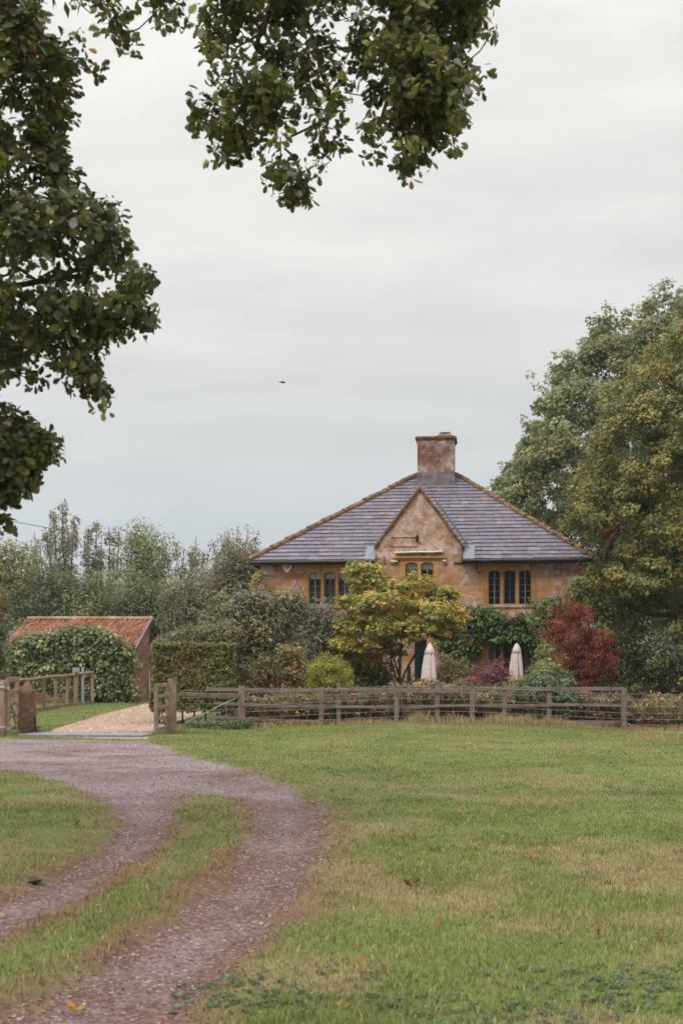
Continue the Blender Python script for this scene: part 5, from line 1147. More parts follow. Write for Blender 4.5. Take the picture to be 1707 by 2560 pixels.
shrub('rosehip_bush', 'arching bush full of orange red hips in front of the butterfly bush', 'shrub', [(700, 1660, 50, 28), (660, 1690, 44, 28), (745, 1690, 44, 26), (720, 1640, 30, 20)], 44.2, 210, 38, .22, .085,
      [(3, (.115, .12, .05)), (2, (.15, .12, .055)), (1, (.08, .09, .04))], px=700, accent=[(.07, (.42, .12, .04), False)], extra=[('rose_hip_cluster', flowers(22, .045, (.42, .09, .03), 4, .055, top=False), 'petal')])
shrub('box_ball', 'rounded yellow green clipped bush just behind the top fence rail', 'shrub', [(826, 1688, 50, 42), (826, 1700, 54, 34), (822, 1680, 40, 38)], 43.6, 300, 60, .14, .05, [(4, (.20, .195, .035)), (3, (.16, .165, .03)), (1, (.10, .11, .025))], px=826, shell=.85, thick=1.0)
shrub('beech_bush', 'small mixed leafy bush between the hedge and the rosehip bush', 'shrub', [(560, 1720, 40, 30), (610, 1740, 40, 26)], 43.6, 90, 40, .22, .10, [(3, (.08, .09, .035)), (1, (.15, .13, .05))], px=580)
shrub('barberry_bush', 'low purple leaved barberry in front of the right parasol', 'shrub', [(1225, 1690, 34, 24), (1260, 1700, 26, 20), (1195, 1705, 26, 16), (1238, 1675, 18, 16)], 44.8, 130, 40, .18, .06, [(3, (.12, .045, .055)), (2, (.17, .07, .08)), (1, (.13, .09, .05))], px=1230)
shrub('flowering_shrub', 'loose green and russet shrub between the two folded parasols', 'shrub', [(1115, 1690, 34, 28), (1150, 1700, 40, 24), (1090, 1712, 24, 14), (1160, 1670, 30, 22), (1120, 1660, 18, 20)], 46.2, 150, 36, .21, .08, [(3, (.13, .12, .06)), (2, (.17, .11, .065)), (2, (.10, .11, .05))], px=1130, accent=[(.04, (.3, .12, .06), False)])
shrub('rose_bush', 'pale green rose bush with a bright magenta bloom beside the red maple', 'shrub', [(1355, 1695, 34, 24), (1390, 1700, 32, 24), (1325, 1714, 30, 12), (1372, 1668, 20, 18), (1300, 1718, 24, 8)], 43.8, 170, 38, .20, .085, [(3, (.15, .165, .075)), (2, (.11, .13, .055)), (1, (.19, .18, .08))], px=1350,
      extra=[('rose_blooms', lambda C, O: [clumps(np.array([tuple(at(1382, 1697, 42.8)), tuple(at(1347, 1698, 42.9)), tuple(at(1308, 1713, 42.8)), tuple(at(1381, 1695, 42.75))]), np.tile([0, -1., .2], (4, 1)), 16, .034, .045, [(1, (.62, .02, .16))], 'oval', 1, jit=.12)], 'petal')])
shrub('peony_bush', 'dark blue green leafy bush growing through the fence rails below the roses', 'shrub', [(1365, 1760, 40, 34), (1330, 1750, 30, 30), (1400, 1770, 34, 30), (1370, 1795, 46, 20), (1350, 1725, 30, 18), (1410, 1735, 24, 24)], 42.1, 190, 36, .20, .12, [(4, (.055, .085, .05)), (3, (.075, .11, .065)), (1, (.10, .13, .07))], 'oval', px=1370, hang=.3)
shrub('evergreen_shrub', 'dark dense evergreen shrub between the red maple and the big tree', 'shrub', [(1500, 1600, 60, 50), (1560, 1640, 60, 60), (1480, 1660, 70, 50), (1560, 1720, 80, 50), (1470, 1720, 70, 40), (1420, 1690, 40, 40), (1620, 1700, 50, 70)], 46.8, 480, 46, .25, .10, [(3, (.06, .07, .028)), (2, (.085, .09, .036)), (1, (.12, .115, .045)), (1, (.04, .045, .02))], px=1530)
shrub('climbing_rose', 'yellow green leafy rose at the foot of the wall right of the ground floor window', 'shrub', [(1380, 1640, 18, 20), (1372, 1670, 20, 20), (1366, 1622, 14, 20), (1358, 1660, 16, 22)], 47.2, 100, 34, .20, .09, [(3, (.17, .18, .06)), (2, (.11, .13, .045)), (1, (.26, .24, .10))], px=1360)
# the big leafy shrub in front of the barn
shrub('fig_shrub', 'big glossy leafy shrub spilling over the driveway fence and half hiding the tiled outbuilding', 'shrub',
      [(50, 1638, 56, 26), (110, 1618, 60, 28), (170, 1604, 56, 28), (230, 1606, 50, 30), (285, 1632, 40, 32), (40, 1670, 70, 36), (120, 1668, 80, 40), (210, 1660, 66, 46), (285, 1680, 44, 42), (306, 1724, 26, 30), (255, 1724, 50, 28), (170, 1704, 70, 28), (-20, 1670, 50, 46), (328, 1752, 12, 10)], 60.2, 900, 46, .42, .17,
      [(3, (.12, .15, .068)), (2.4, (.085, .11, .05)), (2.4, (.165, .18, .088)), (1.3, (.045, .06, .026)), (1.8, (.21, .20, .095))], 'oval', px=170, thick=.45, hang=.25, up=.8, flat=.6, accent=[(.01, (.26, .16, .05), True)])
# clipped hedge
def hedge(name, label, corners, h0, h1, n, size, pal, accent=None, mat='leaf'):
    """a clipped hedge: leaves over the faces of a straight run with a flat top"""
    (xa, ya), (xb, yb), wd = corners; a = Vector((xa, ya, 0)); b = Vector((xb, yb, 0)); d = (b-a); Lh = d.length; d.normalize(); nn = Vector((d.y, -d.x, 0))
    e = empty(name, (xa, ya, gh(xa, ya))); tag(e, label, 'hedge'); P = []; Nn = []
    areas = np.array([Lh*(h1-h0), Lh*(h1-h0), wd*(h1-h0), wd*(h1-h0), Lh*wd]); k = rng.choice(5, n, p=areas/areas.sum())
    r1, r2 = rng.random(n), rng.random(n)
    for i in range(n):
        if k[i] < 2: s_ = 1 if k[i] == 0 else -1; u_ = r1[i]*Lh; v_ = s_*wd/2; z_ = h0+(h1-h0)*r2[i]; no = nn*s_
        elif k[i] < 4: u_ = 0 if k[i] == 2 else Lh; v_ = (r1[i]-.5)*wd; z_ = h0+(h1-h0)*r2[i]; no = -d if k[i] == 2 else d
        else: u_ = r1[i]*Lh; v_ = (r2[i]-.5)*wd; z_ = h1; no = Vector((0, 0, 1))
        p = a+d*u_+nn*v_; P.append((p.x, p.y, z_)); Nn.append(tuple(no))
    P = np.array(P); Nn = np.array(Nn); bump = (fbm(P[:, 0]*1.3+P[:, 1]*.7, P[:, 2]*1.6, 81, 3)-.5)*.30+(fbm(P[:, 0]*5+P[:, 1]*3, P[:, 2]*6, 82, 2)-.5)*.14
    P = P+Nn*bump[:, None]-Nn*np.abs(rng.normal(0, .055, n))[:, None]
    edge_ = np.abs(rng.normal(0, .05, (n, 1)))
    c = palette(pal, n); patch = fbm(P[:, 0]*1.1, P[:, 2]*1.1, 83, 3); 
    if accent is not None: c = np.where((rng.random(n) < np.clip((patch-.48)*4, 0, .6))[:, None], np.array(accent), c)
    c = c*(1+rng.normal(0, .2, (n, 1)))
    g_ = leaf_geo(P, Nn+rng.normal(0, .6, (n, 3))+np.array([0, 0, .4]), rdir(n)+np.array([0, 0, -.3]), size*(1+rng.normal(0, .25, n)).clip(.5, 1.6), c, 'oval')
    o = leaf_mesh('foliage', [g_], M[mat], e); o.location = -Vector(e.location)
    mb = MB()
    for i in range(int(Lh/.35)): 
        q = a+d*(.2+i*.35); zz = gh(q.x, q.y); mb.tube([(q.x, q.y, zz-.05), (q.x+rng.normal(0, .05), q.y+rng.normal(0, .05), zz+(h1-zz)*.5), (q.x+rng.normal(0, .12), q.y+rng.normal(0, .1), h1-.15)], [.03, .022, .01], 5)
    # dense twiggy heart so that the hedge is not see-through
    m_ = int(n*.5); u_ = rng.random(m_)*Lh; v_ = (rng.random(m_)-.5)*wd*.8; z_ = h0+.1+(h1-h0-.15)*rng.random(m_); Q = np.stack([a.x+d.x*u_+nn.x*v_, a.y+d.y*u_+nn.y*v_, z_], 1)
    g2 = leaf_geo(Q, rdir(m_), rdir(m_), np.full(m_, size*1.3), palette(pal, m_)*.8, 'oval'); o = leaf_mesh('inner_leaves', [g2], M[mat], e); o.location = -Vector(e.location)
    child(mb.build('stems', M['twig'], e), e); return e
xa = at(378, 0, 42.6).x; xb = at(580, 0, 43.0).x
hedge('beech_hedge', 'clipped square topped hedge turning from green to brown beside the drive', ((xa, 43.0), (xb, 43.4), 1.5), .42, at(400, 1607, 42.4).z, 26000, .085, [(3, (.135, .135, .038)), (2, (.10, .105, .032)), (3, (.055, .06, .022)), (1, (.18, .18, .05))], (.13, .088, .036))
# rambling growth over the hedge's back
shrub('rambling_shrub', 'grey leaved rambling growth tumbling over the top of the clipped hedge', 'shrub', [(470, 1590, 44, 16), (520, 1600, 50, 30), (560, 1580, 30, 26), (420, 1602, 40, 9)], 44.4, 190, 40, .20, .085, GG, px=560)
# left edge column
shrub('hedge_tree', 'brown green leafy growth at the extreme left edge beside the outbuilding', 'shrub', [(-5, 1510, 20, 40), (-8, 1580, 24, 50), (-25, 1640, 40, 60), (-20, 1700, 40, 50), (-60, 1560, 60, 90)], 49, 260, 42, .25, .12, [(3, (.10, .10, .045)), (2, (.15, .11, .05)), (1, (.07, .08, .035))], px=-30, accent=[(.05, (.25, .13, .05), True)])

# --- treeline behind -----------------------------------------------------
def leader_tree(label, Y, leaders, px, size=.20, pal=None, dens=1.0, group='feathery trees of the back row', yb=1640):
    """upright loose tree: several leaders (px, top y, half width px)"""
    b = gbase(px, Y); C = []; O = []; roots = [[b-Vector((0, 0, .2)), b+Vector((0, 0, 1.5))]]
    for (lx, ty, hw) in leaders:
        zt = at(lx, ty, Y); m = int((1640-ty)/4.2*dens*(hw/14)**.6); dy = rng.normal(0, .8); ly = [b+Vector((0, 0, 1.5))]
        x0 = px+(lx-px)*.35
        for i in range(1, 8):
            t = i/7; p = at(x0+(lx-x0)*t+rng.normal(0, 2), 1600+(ty+6-1600)*t, Y+dy*t); ly.append(p)
        roots.append(ly)
        for i in range(m):
            t = rng.random()**.8; py = ty+(1610-ty)*t; w_ = hw*(.16+1.35*t)*(.75+.45*math.sin(py*.16+lx)); ppx = x0+(lx-x0)*(1-t)+rng.normal(0, .55)*w_
            p = at(ppx, py, Y+dy*(1-t)+rng.normal(0, .6)*w_*Y/F); C.append(tuple(p)); O.append((rng.normal(0, .3), -.6, .3))
    C = np.array(C); O = np.array(O)
    pal = pal or [(3, (.125, .122, .075)), (2, (.09, .093, .055)), (2, (.155, .14, .085)), (1, (.16, .12, .07))]
    w_ = branches(roots, [Vector(c) for c in sub(C, int(len(C)*.5))], .018, .16, 2.4, n=5)
    return plant('feathery_tree', label, 'tree', b, [clumps(C, O, 24, .28, size*.85, pal, 'leaf', 1.3, up=.3, cvar=.18)], w_, group=group)
leader_tree('tallest feathery tree of the back row, with pointed twin tops above the outbuilding roof', 92, [(133, 1272, 13), (158, 1262, 12), (188, 1290, 12), (118, 1330, 12), (172, 1320, 16)], 155)
leader_tree('thin feathery tree just left of the tallest one, its top almost bare', 96, [(88, 1325, 6), (104, 1350, 12), (68, 1352, 6)], 88, dens=.55)
leader_tree('upright feathery tree second from the tallest, with a narrow dense top', 94, [(243, 1300, 11), (222, 1318, 10), (256, 1330, 11), (212, 1345, 10)], 236)
leader_tree('sparse pale feathery tree between two denser ones, showing sky through it', 97, [(272, 1318, 9), (296, 1315, 10), (285, 1350, 14)], 284, dens=.7)
leader_tree('sparse feathery trees with thin tops right of the bushy tree', 98, [(400, 1345, 12), (442, 1352, 9), (420, 1380, 12), (460, 1365, 9)], 430, dens=.7)
leader_tree('single slim spire shaped tree between the bushy tree and the house', 93, [(488, 1336, 11), (512, 1375, 9), (478, 1380, 12)], 488)
leader_tree('wide feathery tree with many pointed tops directly left of the house eaves', 88, [(532, 1355, 9), (553, 1330, 9), (568, 1322, 10), (592, 1310, 11), (620, 1318, 11), (640, 1335, 12), (580, 1370, 20), (610, 1370, 20)], 590)
def round_tree(label, Y, blobs, n, px, pal, size=.17, name='bushy_tree', rad=.62, per=58, group=None):
    b = gbase(px, Y); C, O = px_blobs(blobs, Y, int(n*.8), .8, .6)
    C = C+rng.normal(0, .45, C.shape)*np.array([1, 1, 1.1]); ok = C[:, 2] > b.z+.1; C, O = C[ok], O[ok]
    w_ = branches([[b-Vector((0, 0, .2)), b+Vector((0, 0, 1.5)), Vector((float(C[:, 0].mean()), Y, float(C[:, 2].mean())))]], [Vector(c) for c in sub(C, 60)], .025, .2, 2.4, n=5)
    return plant(name, label, 'tree', b, [clumps(C, O, per, rad, size, pal, 'leaf', .8, up=.5, cvar=.2)], w_, group=group)
PB = [(3, (0.140, 0.152, 0.068)), (2, (0.104, 0.119, 0.054)), (2, (0.172, 0.180, 0.081)), (1, (0.068, 0.081, 0.038))]
PD = [(3, (0.083, 0.095, 0.046)), (2, (0.112, 0.122, 0.057)), (2, (0.054, 0.065, 0.031)), (1, (0.149, 0.144, 0.070))]
PY = [(3, (0.141, 0.134, 0.057)), (2, (0.101, 0.102, 0.044)), (1.5, (0.194, 0.176, 0.070)), (1, (0.057, 0.065, 0.029))]
gb2 = 'bushy trees of the back row'
round_tree('rounded bushy green tree standing in the middle of the feathery trees', 90, [(345, 1350, 36, 30), (372, 1360, 30, 36), (350, 1410, 50, 46), (385, 1420, 34, 40), (360, 1470, 56, 40)], 190, 355, PB, group=gb2)
round_tree('dense olive tree at the far left below the overhead cable', 82, [(10, 1400, 44, 26), (40, 1420, 50, 30), (0, 1450, 70, 40), (60, 1470, 70, 46), (20, 1520, 90, 50), (-60, 1460, 80, 70)], 420, 20, PY, group=gb2)
round_tree('dark green tree behind the left half of the outbuilding roof', 80, [(120, 1480, 60, 42), (170, 1470, 46, 34), (100, 1520, 70, 40), (190, 1520, 60, 40), (150, 1560, 90, 30)], 330, 140, PD, group=gb2)
round_tree('mid green tree behind the right half of the outbuilding roof', 79, [(240, 1490, 44, 36), (262, 1530, 56, 40), (215, 1540, 50, 36), (240, 1570, 70, 26)], 260, 240, PB, group=gb2)
round_tree('dark tree right of the outbuilding ridge, between it and the hedge', 78, [(330, 1500, 44, 40), (380, 1510, 54, 44), (350, 1560, 66, 46), (410, 1570, 60, 44), (370, 1610, 66, 36), (430, 1530, 44, 44)], 420, 380, PD, group=gb2)
round_tree('grey green tree above the rambling growth on the hedge', 74, [(470, 1500, 46, 42), (510, 1490, 50, 46), (480, 1550, 60, 46), (540, 1540, 60, 50), (500, 1590, 60, 36)], 400, 500, [(3, (.115, .115, .07)), (2, (.085, .088, .052)), (1, (.16, .14, .085))], group=gb2)
round_tree('brownish tree close beside the left end of the house', 68, [(575, 1470, 46, 44), (610, 1450, 40, 40), (590, 1520, 50, 46), (560, 1560, 50, 40), (640, 1430, 26, 44)], 330, 590, [(3, (.12, .11, .065)), (2, (.085, .086, .05)), (1, (.16, .135, .075))], size=.18, group=gb2)
# far side: more trees beyond the house so that the garden is enclosed
round_tree('big green tree mass standing behind the house, hidden by its roof', 84, [(900, 1500, 120, 60), (1150, 1500, 120, 60), (1020, 1560, 200, 70)], 160, 1000, PD, group=gb2)

# ------------------------------------------------------------------ undergrowth and long grass along the fence (stuff)
def scatter_plants(name, label, cat, xs, ys, n, hmax, pal, size, accent=None, kind='leaf', per=16, rad=.10, mat='leaf', stems=True):
    x = xs[0]+(xs[1]-xs[0])*rng.random(n); y = ys[0]+(ys[1]-ys[0])*rng.random(n); z0 = height(x, y)
    hh = hmax*(.35+.65*fbm(x*1.1, y*.6, 91, 3))*rng.random(n)**.55; C = np.stack([x, y, z0+hh], 1); O = np.tile([0, -.6, .4], (n, 1))
    parts = [clumps(C, O, per, rad, size, pal, kind, .9, accent=accent, up=.5, cvar=.25)]
    if stems:
        k = n//2; B = np.stack([x[:k], y[:k], z0[:k]], 1); U = C[:k]-B+rng.normal(0, .1, (k, 3)); g_ = leaf_geo(B, rng.normal(0, .3, (k, 3))+np.array([0, -1., 0]), U, np.linalg.norm(U, axis=1)*1.1, palette([(1, (.16, .12, .07)), (1, (.10, .07, .04))], k), 'blade'); 
        v = g_[0].reshape(k, 4, 3); mid = v.mean(1, keepdims=True); wv = v[:, 1]-v[:, 3]; v[:, 1] -= wv*.45; v[:, 3] += wv*.45; parts.append((v.reshape(-1, 3),)+g_[1:])
    o = leaf_mesh(name, parts, M[mat]); tag(o, label, cat, kind='stuff'); return o
P_under = [(2.0, (.10, .095, .045)), (2.0, (.07, .085, .033)), (3, (.165, .105, .06)), (1.4, (.12, .062, .036)), (2, (.04, .048, .022)), (.7, (.23, .165, .10))]
scatter_plants('undergrowth', 'tangled brown and green garden undergrowth behind the fence rails', 'undergrowth', (-3.0, 8.6), (41.65, 44.5), 4300, 1.28, P_under, .085, accent=[(.015, (.42, .13, .04), False), (.02, (.45, .32, .05), True)])
scatter_plants('undergrowth', 'dark green weeds at the foot of the hedge behind the strainer wires', 'undergrowth', (-4.4, -2.6), (40.2, 42.0), 150, .30, [(3, (.06, .085, .03)), (2, (.09, .12, .04)), (1, (.12, .12, .05))], .09)
scatter_plants('undergrowth', 'brown bramble and dry stems under the big tree right of the last fence post', 'undergrowth', (8.2, 15), (41.3, 46), 1900, 1.1, [(3, (.17, .12, .06)), (2, (.11, .10, .05)), (2, (.075, .085, .035)), (1, (.24, .16, .08))], .085, accent=[(.02, (.38, .15, .05), False)])
scatter_plants('undergrowth', 'leafy border plants growing against the foot of the house wall', 'undergrowth', (-3.0, 9.5), (44.5, 50.5), 1300, 1.0, [(3, (.085, .10, .04)), (2, (.12, .11, .05)), (1, (.15, .10, .06))], .10)
mg = scatter_plants('marigolds', 'small orange yellow flowers low between the fence posts', 'flowers', (at(700, 0, 41.3).x, at(735, 0, 41.3).x), (41.2, 41.5), 12, .22, [(1, (.55, .25, .02))], .05, per=9, rad=.035, mat='petal')
def tufts(name, label, n, xs, yf, h, colr, wid=.010, per=9, spread=.08, kind='stuff'):
    x = xs[0]+(xs[1]-xs[0])*rng.random(n); y = yf(x)+rng.normal(0, .18, n); y = np.minimum(y, 41.6); k = fbm(x*1.4, y*1.2, 95, 3) > .28+rng.random(n)*.5; x, y = x[k], y[k]; n = len(x)
    x = np.repeat(x, per)+rng.normal(0, spread, n*per); y = np.repeat(y, per)+rng.normal(0, spread, n*per); N_ = len(x); z = height(x, y); hh = h*(.4+.8*rng.random(N_))*(.25+1.4*fbm(x*1.3, y, 96, 3)**1.5)
    B = np.stack([x, y, z-.01], 1); th = rng.random(N_)*6.283; S = np.stack([np.cos(th), np.sin(th), th*0], 1)*wid/2; ph = rng.random(N_)*6.283; ln = hh*(.15+.6*rng.random(N_)); T = np.stack([np.cos(ph)*ln, np.sin(ph)*ln, hh], 1); Mi = B+T*np.array([.3, .3, .6])
    V = np.stack([B-S, B+S, Mi+S*.7, Mi-S*.7, B+T], 1).reshape(-1, 3); b = (np.arange(N_)*5)[:, None]; lo = np.concatenate([b+np.array([0, 1, 2, 3]), b+np.array([3, 2, 4])], 1)
    c = palette(colr, N_)*(1+rng.normal(0, .18, (N_, 1))); o = np_mesh(name, V, lo, np.tile([4, 3], N_), M['grass'], None, {'col': np.repeat(np.clip(c, .01, .9), 5, 0)}); tag(o, label, 'grass', kind=kind); return o
STR = [(4, (.50, .36, .21)), (2, (.38, .26, .15)), (1.4, (.26, .24, .11)), (.8, (.15, .18, .06))]
tufts('long_grass', 'bleached long grass and dry stems along the foot of the fence', 1700, (-3.4, 14.5), lambda x: 41.0+0*x, .30, STR)
tufts('long_grass', 'tall dry straw coloured grass in clumps below the wire', 150, (4.2, 5.4), lambda x: 40.8+0*x, .45, STR, per=14, spread=.12)
tufts('long_grass', 'pale seeding grass clump in the pasture near the right edge', 26, (at(1600, 0, 33).x, at(1670, 0, 33).x), lambda x: 33.5+0*x, .34, [(3, (.42, .32, .19)), (1, (.3, .24, .12))], per=16, spread=.2)
tufts('verge_grass', 'tufts of green grass round the foot of the gateposts', 420, (-9.5, -3.6), lambda x: np.where(x > -5.2, 37.3, 36.9)+rng.normal(0, .2, len(x)), .10, [(3, (.12, .16, .045)), (1, (.22, .17, .08))], per=10)
def wy(x): return None
def turf_tufts(name, label, n, y0, y1, h, colr, wid, per, spread):
    y = y0+(y1-y0)*rng.random(n)**1.1; x = (rng.random(n)*2-1)*(y*.26+2.8); m = masks(x, y); k = (m[0] < .1) & (m[1] < .1); x, y = x[k], y[k]; n = len(x)
    k = fbm(x*1.1, y*1.1, 111, 3) > .42+.2*rng.random(n); x, y = x[k], y[k]; n = len(x); N_ = n*per; x = np.repeat(x, per)+rng.normal(0, spread, N_); y = np.repeat(y, per)+rng.normal(0, spread, N_); z = height(x, y)
    hh = h*(.5+.8*rng.random(N_)); B = np.stack([x, y, z-.01], 1); th = rng.random(N_)*6.283; S = np.stack([np.cos(th), np.sin(th), th*0], 1)*wid/2; ph = rng.random(N_)*6.283; ln = hh*(.3+.8*rng.random(N_)); T = np.stack([np.cos(ph)*ln, np.sin(ph)*ln, hh*.8], 1); Mi = B+T*np.array([.3, .3, .65])
    V = np.stack([B-S, B+S, Mi+S*.8, Mi-S*.8, B+T], 1).reshape(-1, 3); b = (np.arange(N_)*5)[:, None]; lo = np.concatenate([b+np.array([0, 1, 2, 3]), b+np.array([3, 2, 4])], 1)
    c = np.repeat(palette(colr, n), per, 0)*(1+rng.normal(0, .2, (N_, 1))); o = np_mesh(name, V, lo, np.tile([4, 3], N_), M['grass'], None, {'col': np.repeat(np.clip(c, .01, .9), 5, 0)}); tag(o, label, 'grass', kind='stuff')
turf_tufts('turf_tufts', 'coarser darker and straw tufts dotted through the pasture', 2600, 5.2, 30, .055, [(3, (.13, .17, .05)), (2, (.09, .125, .04)), (2, (.32, .25, .14)), (1, (.20, .20, .08))], .006, 22, .045)
def litter():
    n = 2600; y = 5.2+26*rng.random(n)**1.3; x = (rng.random(n)*2-1)*(y*.26+1); z = height(x, y)+.018; P = np.stack([x, y, z], 1); c = palette([(3, (.16, .09, .05)), (2, (.09, .055, .04)), (2, (.26, .19, .13)), (1, (.34, .30, .27))], n)
    o = leaf_mesh('leaf_litter', [leaf_geo(P, np.array([0, 0, 1.])+rng.normal(0, .4, (n, 3)), rdir(n)*np.array([1, 1, .3]), .012+.022*rng.random(n)**2, c/LEAF_K, 'oval')], M['dead_leaf']); tag(o, 'tiny dull brown fragments of leaf and bark scattered through the turf', 'leaf litter', kind='stuff')
litter()
# weeds: feathery blue green patches in the foreground
def weed_patch():
    cs = [(620, 2470, .5), (560, 2490, .35), (680, 2490, .45), (1330, 2455, .35), (1560, 2450, .5), (1640, 2480, .5), (1480, 2470, .4), (1500, 2540, .4), (1000, 2500, .3), (1180, 2530, .4), (900, 2440, .2), (1300, 2545, .3)]
    V = []; 
    P = []; U = []; 
    for px, py, r_ in cs:
        X, Yg = ground_pt(px, py)
        for k in range(int(58*r_)):
            a_ = rng.random()*6.283; q = r_*.8*math.sqrt(rng.random()); x = X+q*math.cos(a_); y = Yg+q*math.sin(a_)*1.1; th = rng.random()*6.283; ln = .05+.06*rng.random(); d = np.array([math.cos(th), math.sin(th), .35+.3*rng.random()])
            z = gh(x, y); b = np.array([x, y, z])
            for j in range(9):
                t = .2+.8*j/8
                for s_ in (-1, 1): P.append(b+d*ln*t+np.array([0, 0, -.03*t*t])); U.append(np.array([-d[1]*s_, d[0]*s_, .1])+d*.6)
    P = np.array(P); U = np.array(U); n = len(P); g_ = leaf_geo(P, np.tile([0, 0, 1.], (n, 1))+rng.normal(0, .4, (n, 3)), U, .018+.012*rng.random(n), palette([(3, (.085, .11, .06)), (2, (.065, .09, .045)), (1, (.11, .125, .065))], n), 'oval')
    o = leaf_mesh('weeds', [g_], M['leaf']); tag(o, 'feathery blue green weeds growing in patches through the nearest turf', 'weeds', kind='stuff')
weed_patch()
# gravel stones (stuff) and earth crumbs
def stones(name, label, n, y0, y1, s0, pal, which='track', mat='pebble', p=1.0):
    y = y0+(y1-y0)*rng.random(n)**p; x = (rng.random(n)*2-1)*(y*.25+1.2)-.12*y; m = masks(x, y)
    if which == 'track': k = rng.random(n) < m[0]*(.25+.9*fbm(x*2, y*2, 97, 3))
    elif which == 'drive': k = m[1] > .5
    else: k = (rng.random(n) < m[2]*.9) & (m[0] < .95)
    x, y = x[k], y[k]; m = tuple(a[k] for a in m); n = len(x); z = height(x, y, m); s = s0*(.35+1.3*rng.random(n)**2.2)*(1+.022*y)
    base = np.array([(1, 0, 0), (0, 1, 0), (-1, 0, 0), (0, -1, 0), (.1, .1, .62), (.6, .6, .1), (-.6, .6, .12), (-.6, -.6, .1), (.6, -.6, .12)], float)
    V = base[None]*(1+rng.normal(0, .22, (n, 9, 3))); V *= np.stack([s, s*(.55+.5*rng.random(n)), s*.75], 1)[:, None]; th = rng.random(n)*6.283; c_, s_ = np.cos(th)[:, None], np.sin(th)[:, None]
    X = V[..., 0]*c_-V[..., 1]*s_+x[:, None]; Y_ = V[..., 0]*s_+V[..., 1]*c_+y[:, None]; Z = V[..., 2]+z[:, None]+s[:, None]*.12; V = np.stack([X, Y_, Z], 2).reshape(-1, 3)
    f = np.array([(0, 5, 4), (5, 1, 4), (1, 6, 4), (6, 2, 4), (2, 7, 4), (7, 3, 4), (3, 8, 4), (8, 0, 4)]); lo = (np.arange(n)*9)[:, None, None]+f[None]
    c = palette(pal, n)*(1+rng.normal(0, .2, (n, 1))); o = np_mesh(name, V, lo, np.full(n*8, 3), M[mat], None, {'col': np.repeat(np.clip(c, .02, .9), 9, 0)}); tag(o, label, 'gravel', kind='stuff')
g = G('pebble'); a = g.attr('col'); g.base(a.outputs['Color']); g.rough(.8, .25); M['pebble'] = g.m
PG = [(3, (.22, .165, .168)), (1.6, (.27, .21, .215)), (3, (.165, .108, .098)), (.15, (.38, .32, .32)), (1.4, (.10, .065, .057)), (1, (.195, .175, .20))]
stones('gravel_stones', 'loose purple grey gravel lying on the near wheel tracks', 110000, 5.0, 15, .0085, PG)
stones('gravel_stones', 'purple grey gravel on the farther bend of the track', 120000, 14, 36, .010, PG, p=.9)
stones('earth_crumbs', 'reddish brown crumbs of earth and bark along the track edges', 26000, 5.0, 22, .010, [(3, (.15, .075, .05)), (2, (.22, .12, .08)), (1, (.07, .04, .03)), (1, (.33, .22, .15))], which='edge')
stones('drive_gravel', 'pale golden gravel of the drive beyond the gate', 60000, 36.2, 58, .016, [(3, (.39, .28, .21)), (2, (.30, .19, .135)), (1, (.50, .40, .33))], which='drive')
# fallen leaves on the turf ------------------------------------------------
def fallen_leaf(px, py, label, s=.10, c=(.42, .17, .04), n=1, grp='fallen leaves on the turf', name='fallen_leaf', cat='leaf'):
    X, Yg = ground_pt(px, py); z = gh(X, Yg); P = np.array([[0, 0, .022+.008*k] for k in range(n)])+rng.normal(0, .003*(n > 1), (n, 3)); k = len(OAK); 
    U = rdir(n)*np.array([1, 1, .4]); Nn = np.tile([0, -.5, 1.], (n, 1))+rng.normal(0, .45, (n, 3)); col_ = np.array([c])*(1+rng.normal(0, .2, (n, 1)))*np.ones((n, 3))
    g_ = leaf_geo(P, Nn, U, s*(.8+.4*rng.random(n)), col_/LEAF_K, 'oak'); v = g_[0]; v[:, 2] += .35*(v[:, 0]**2+v[:, 1]**2)/s; o = leaf_mesh(name, [g_], M['dead_leaf']); o.location = (X, Yg, z); tag(o, label, cat, grp); return o
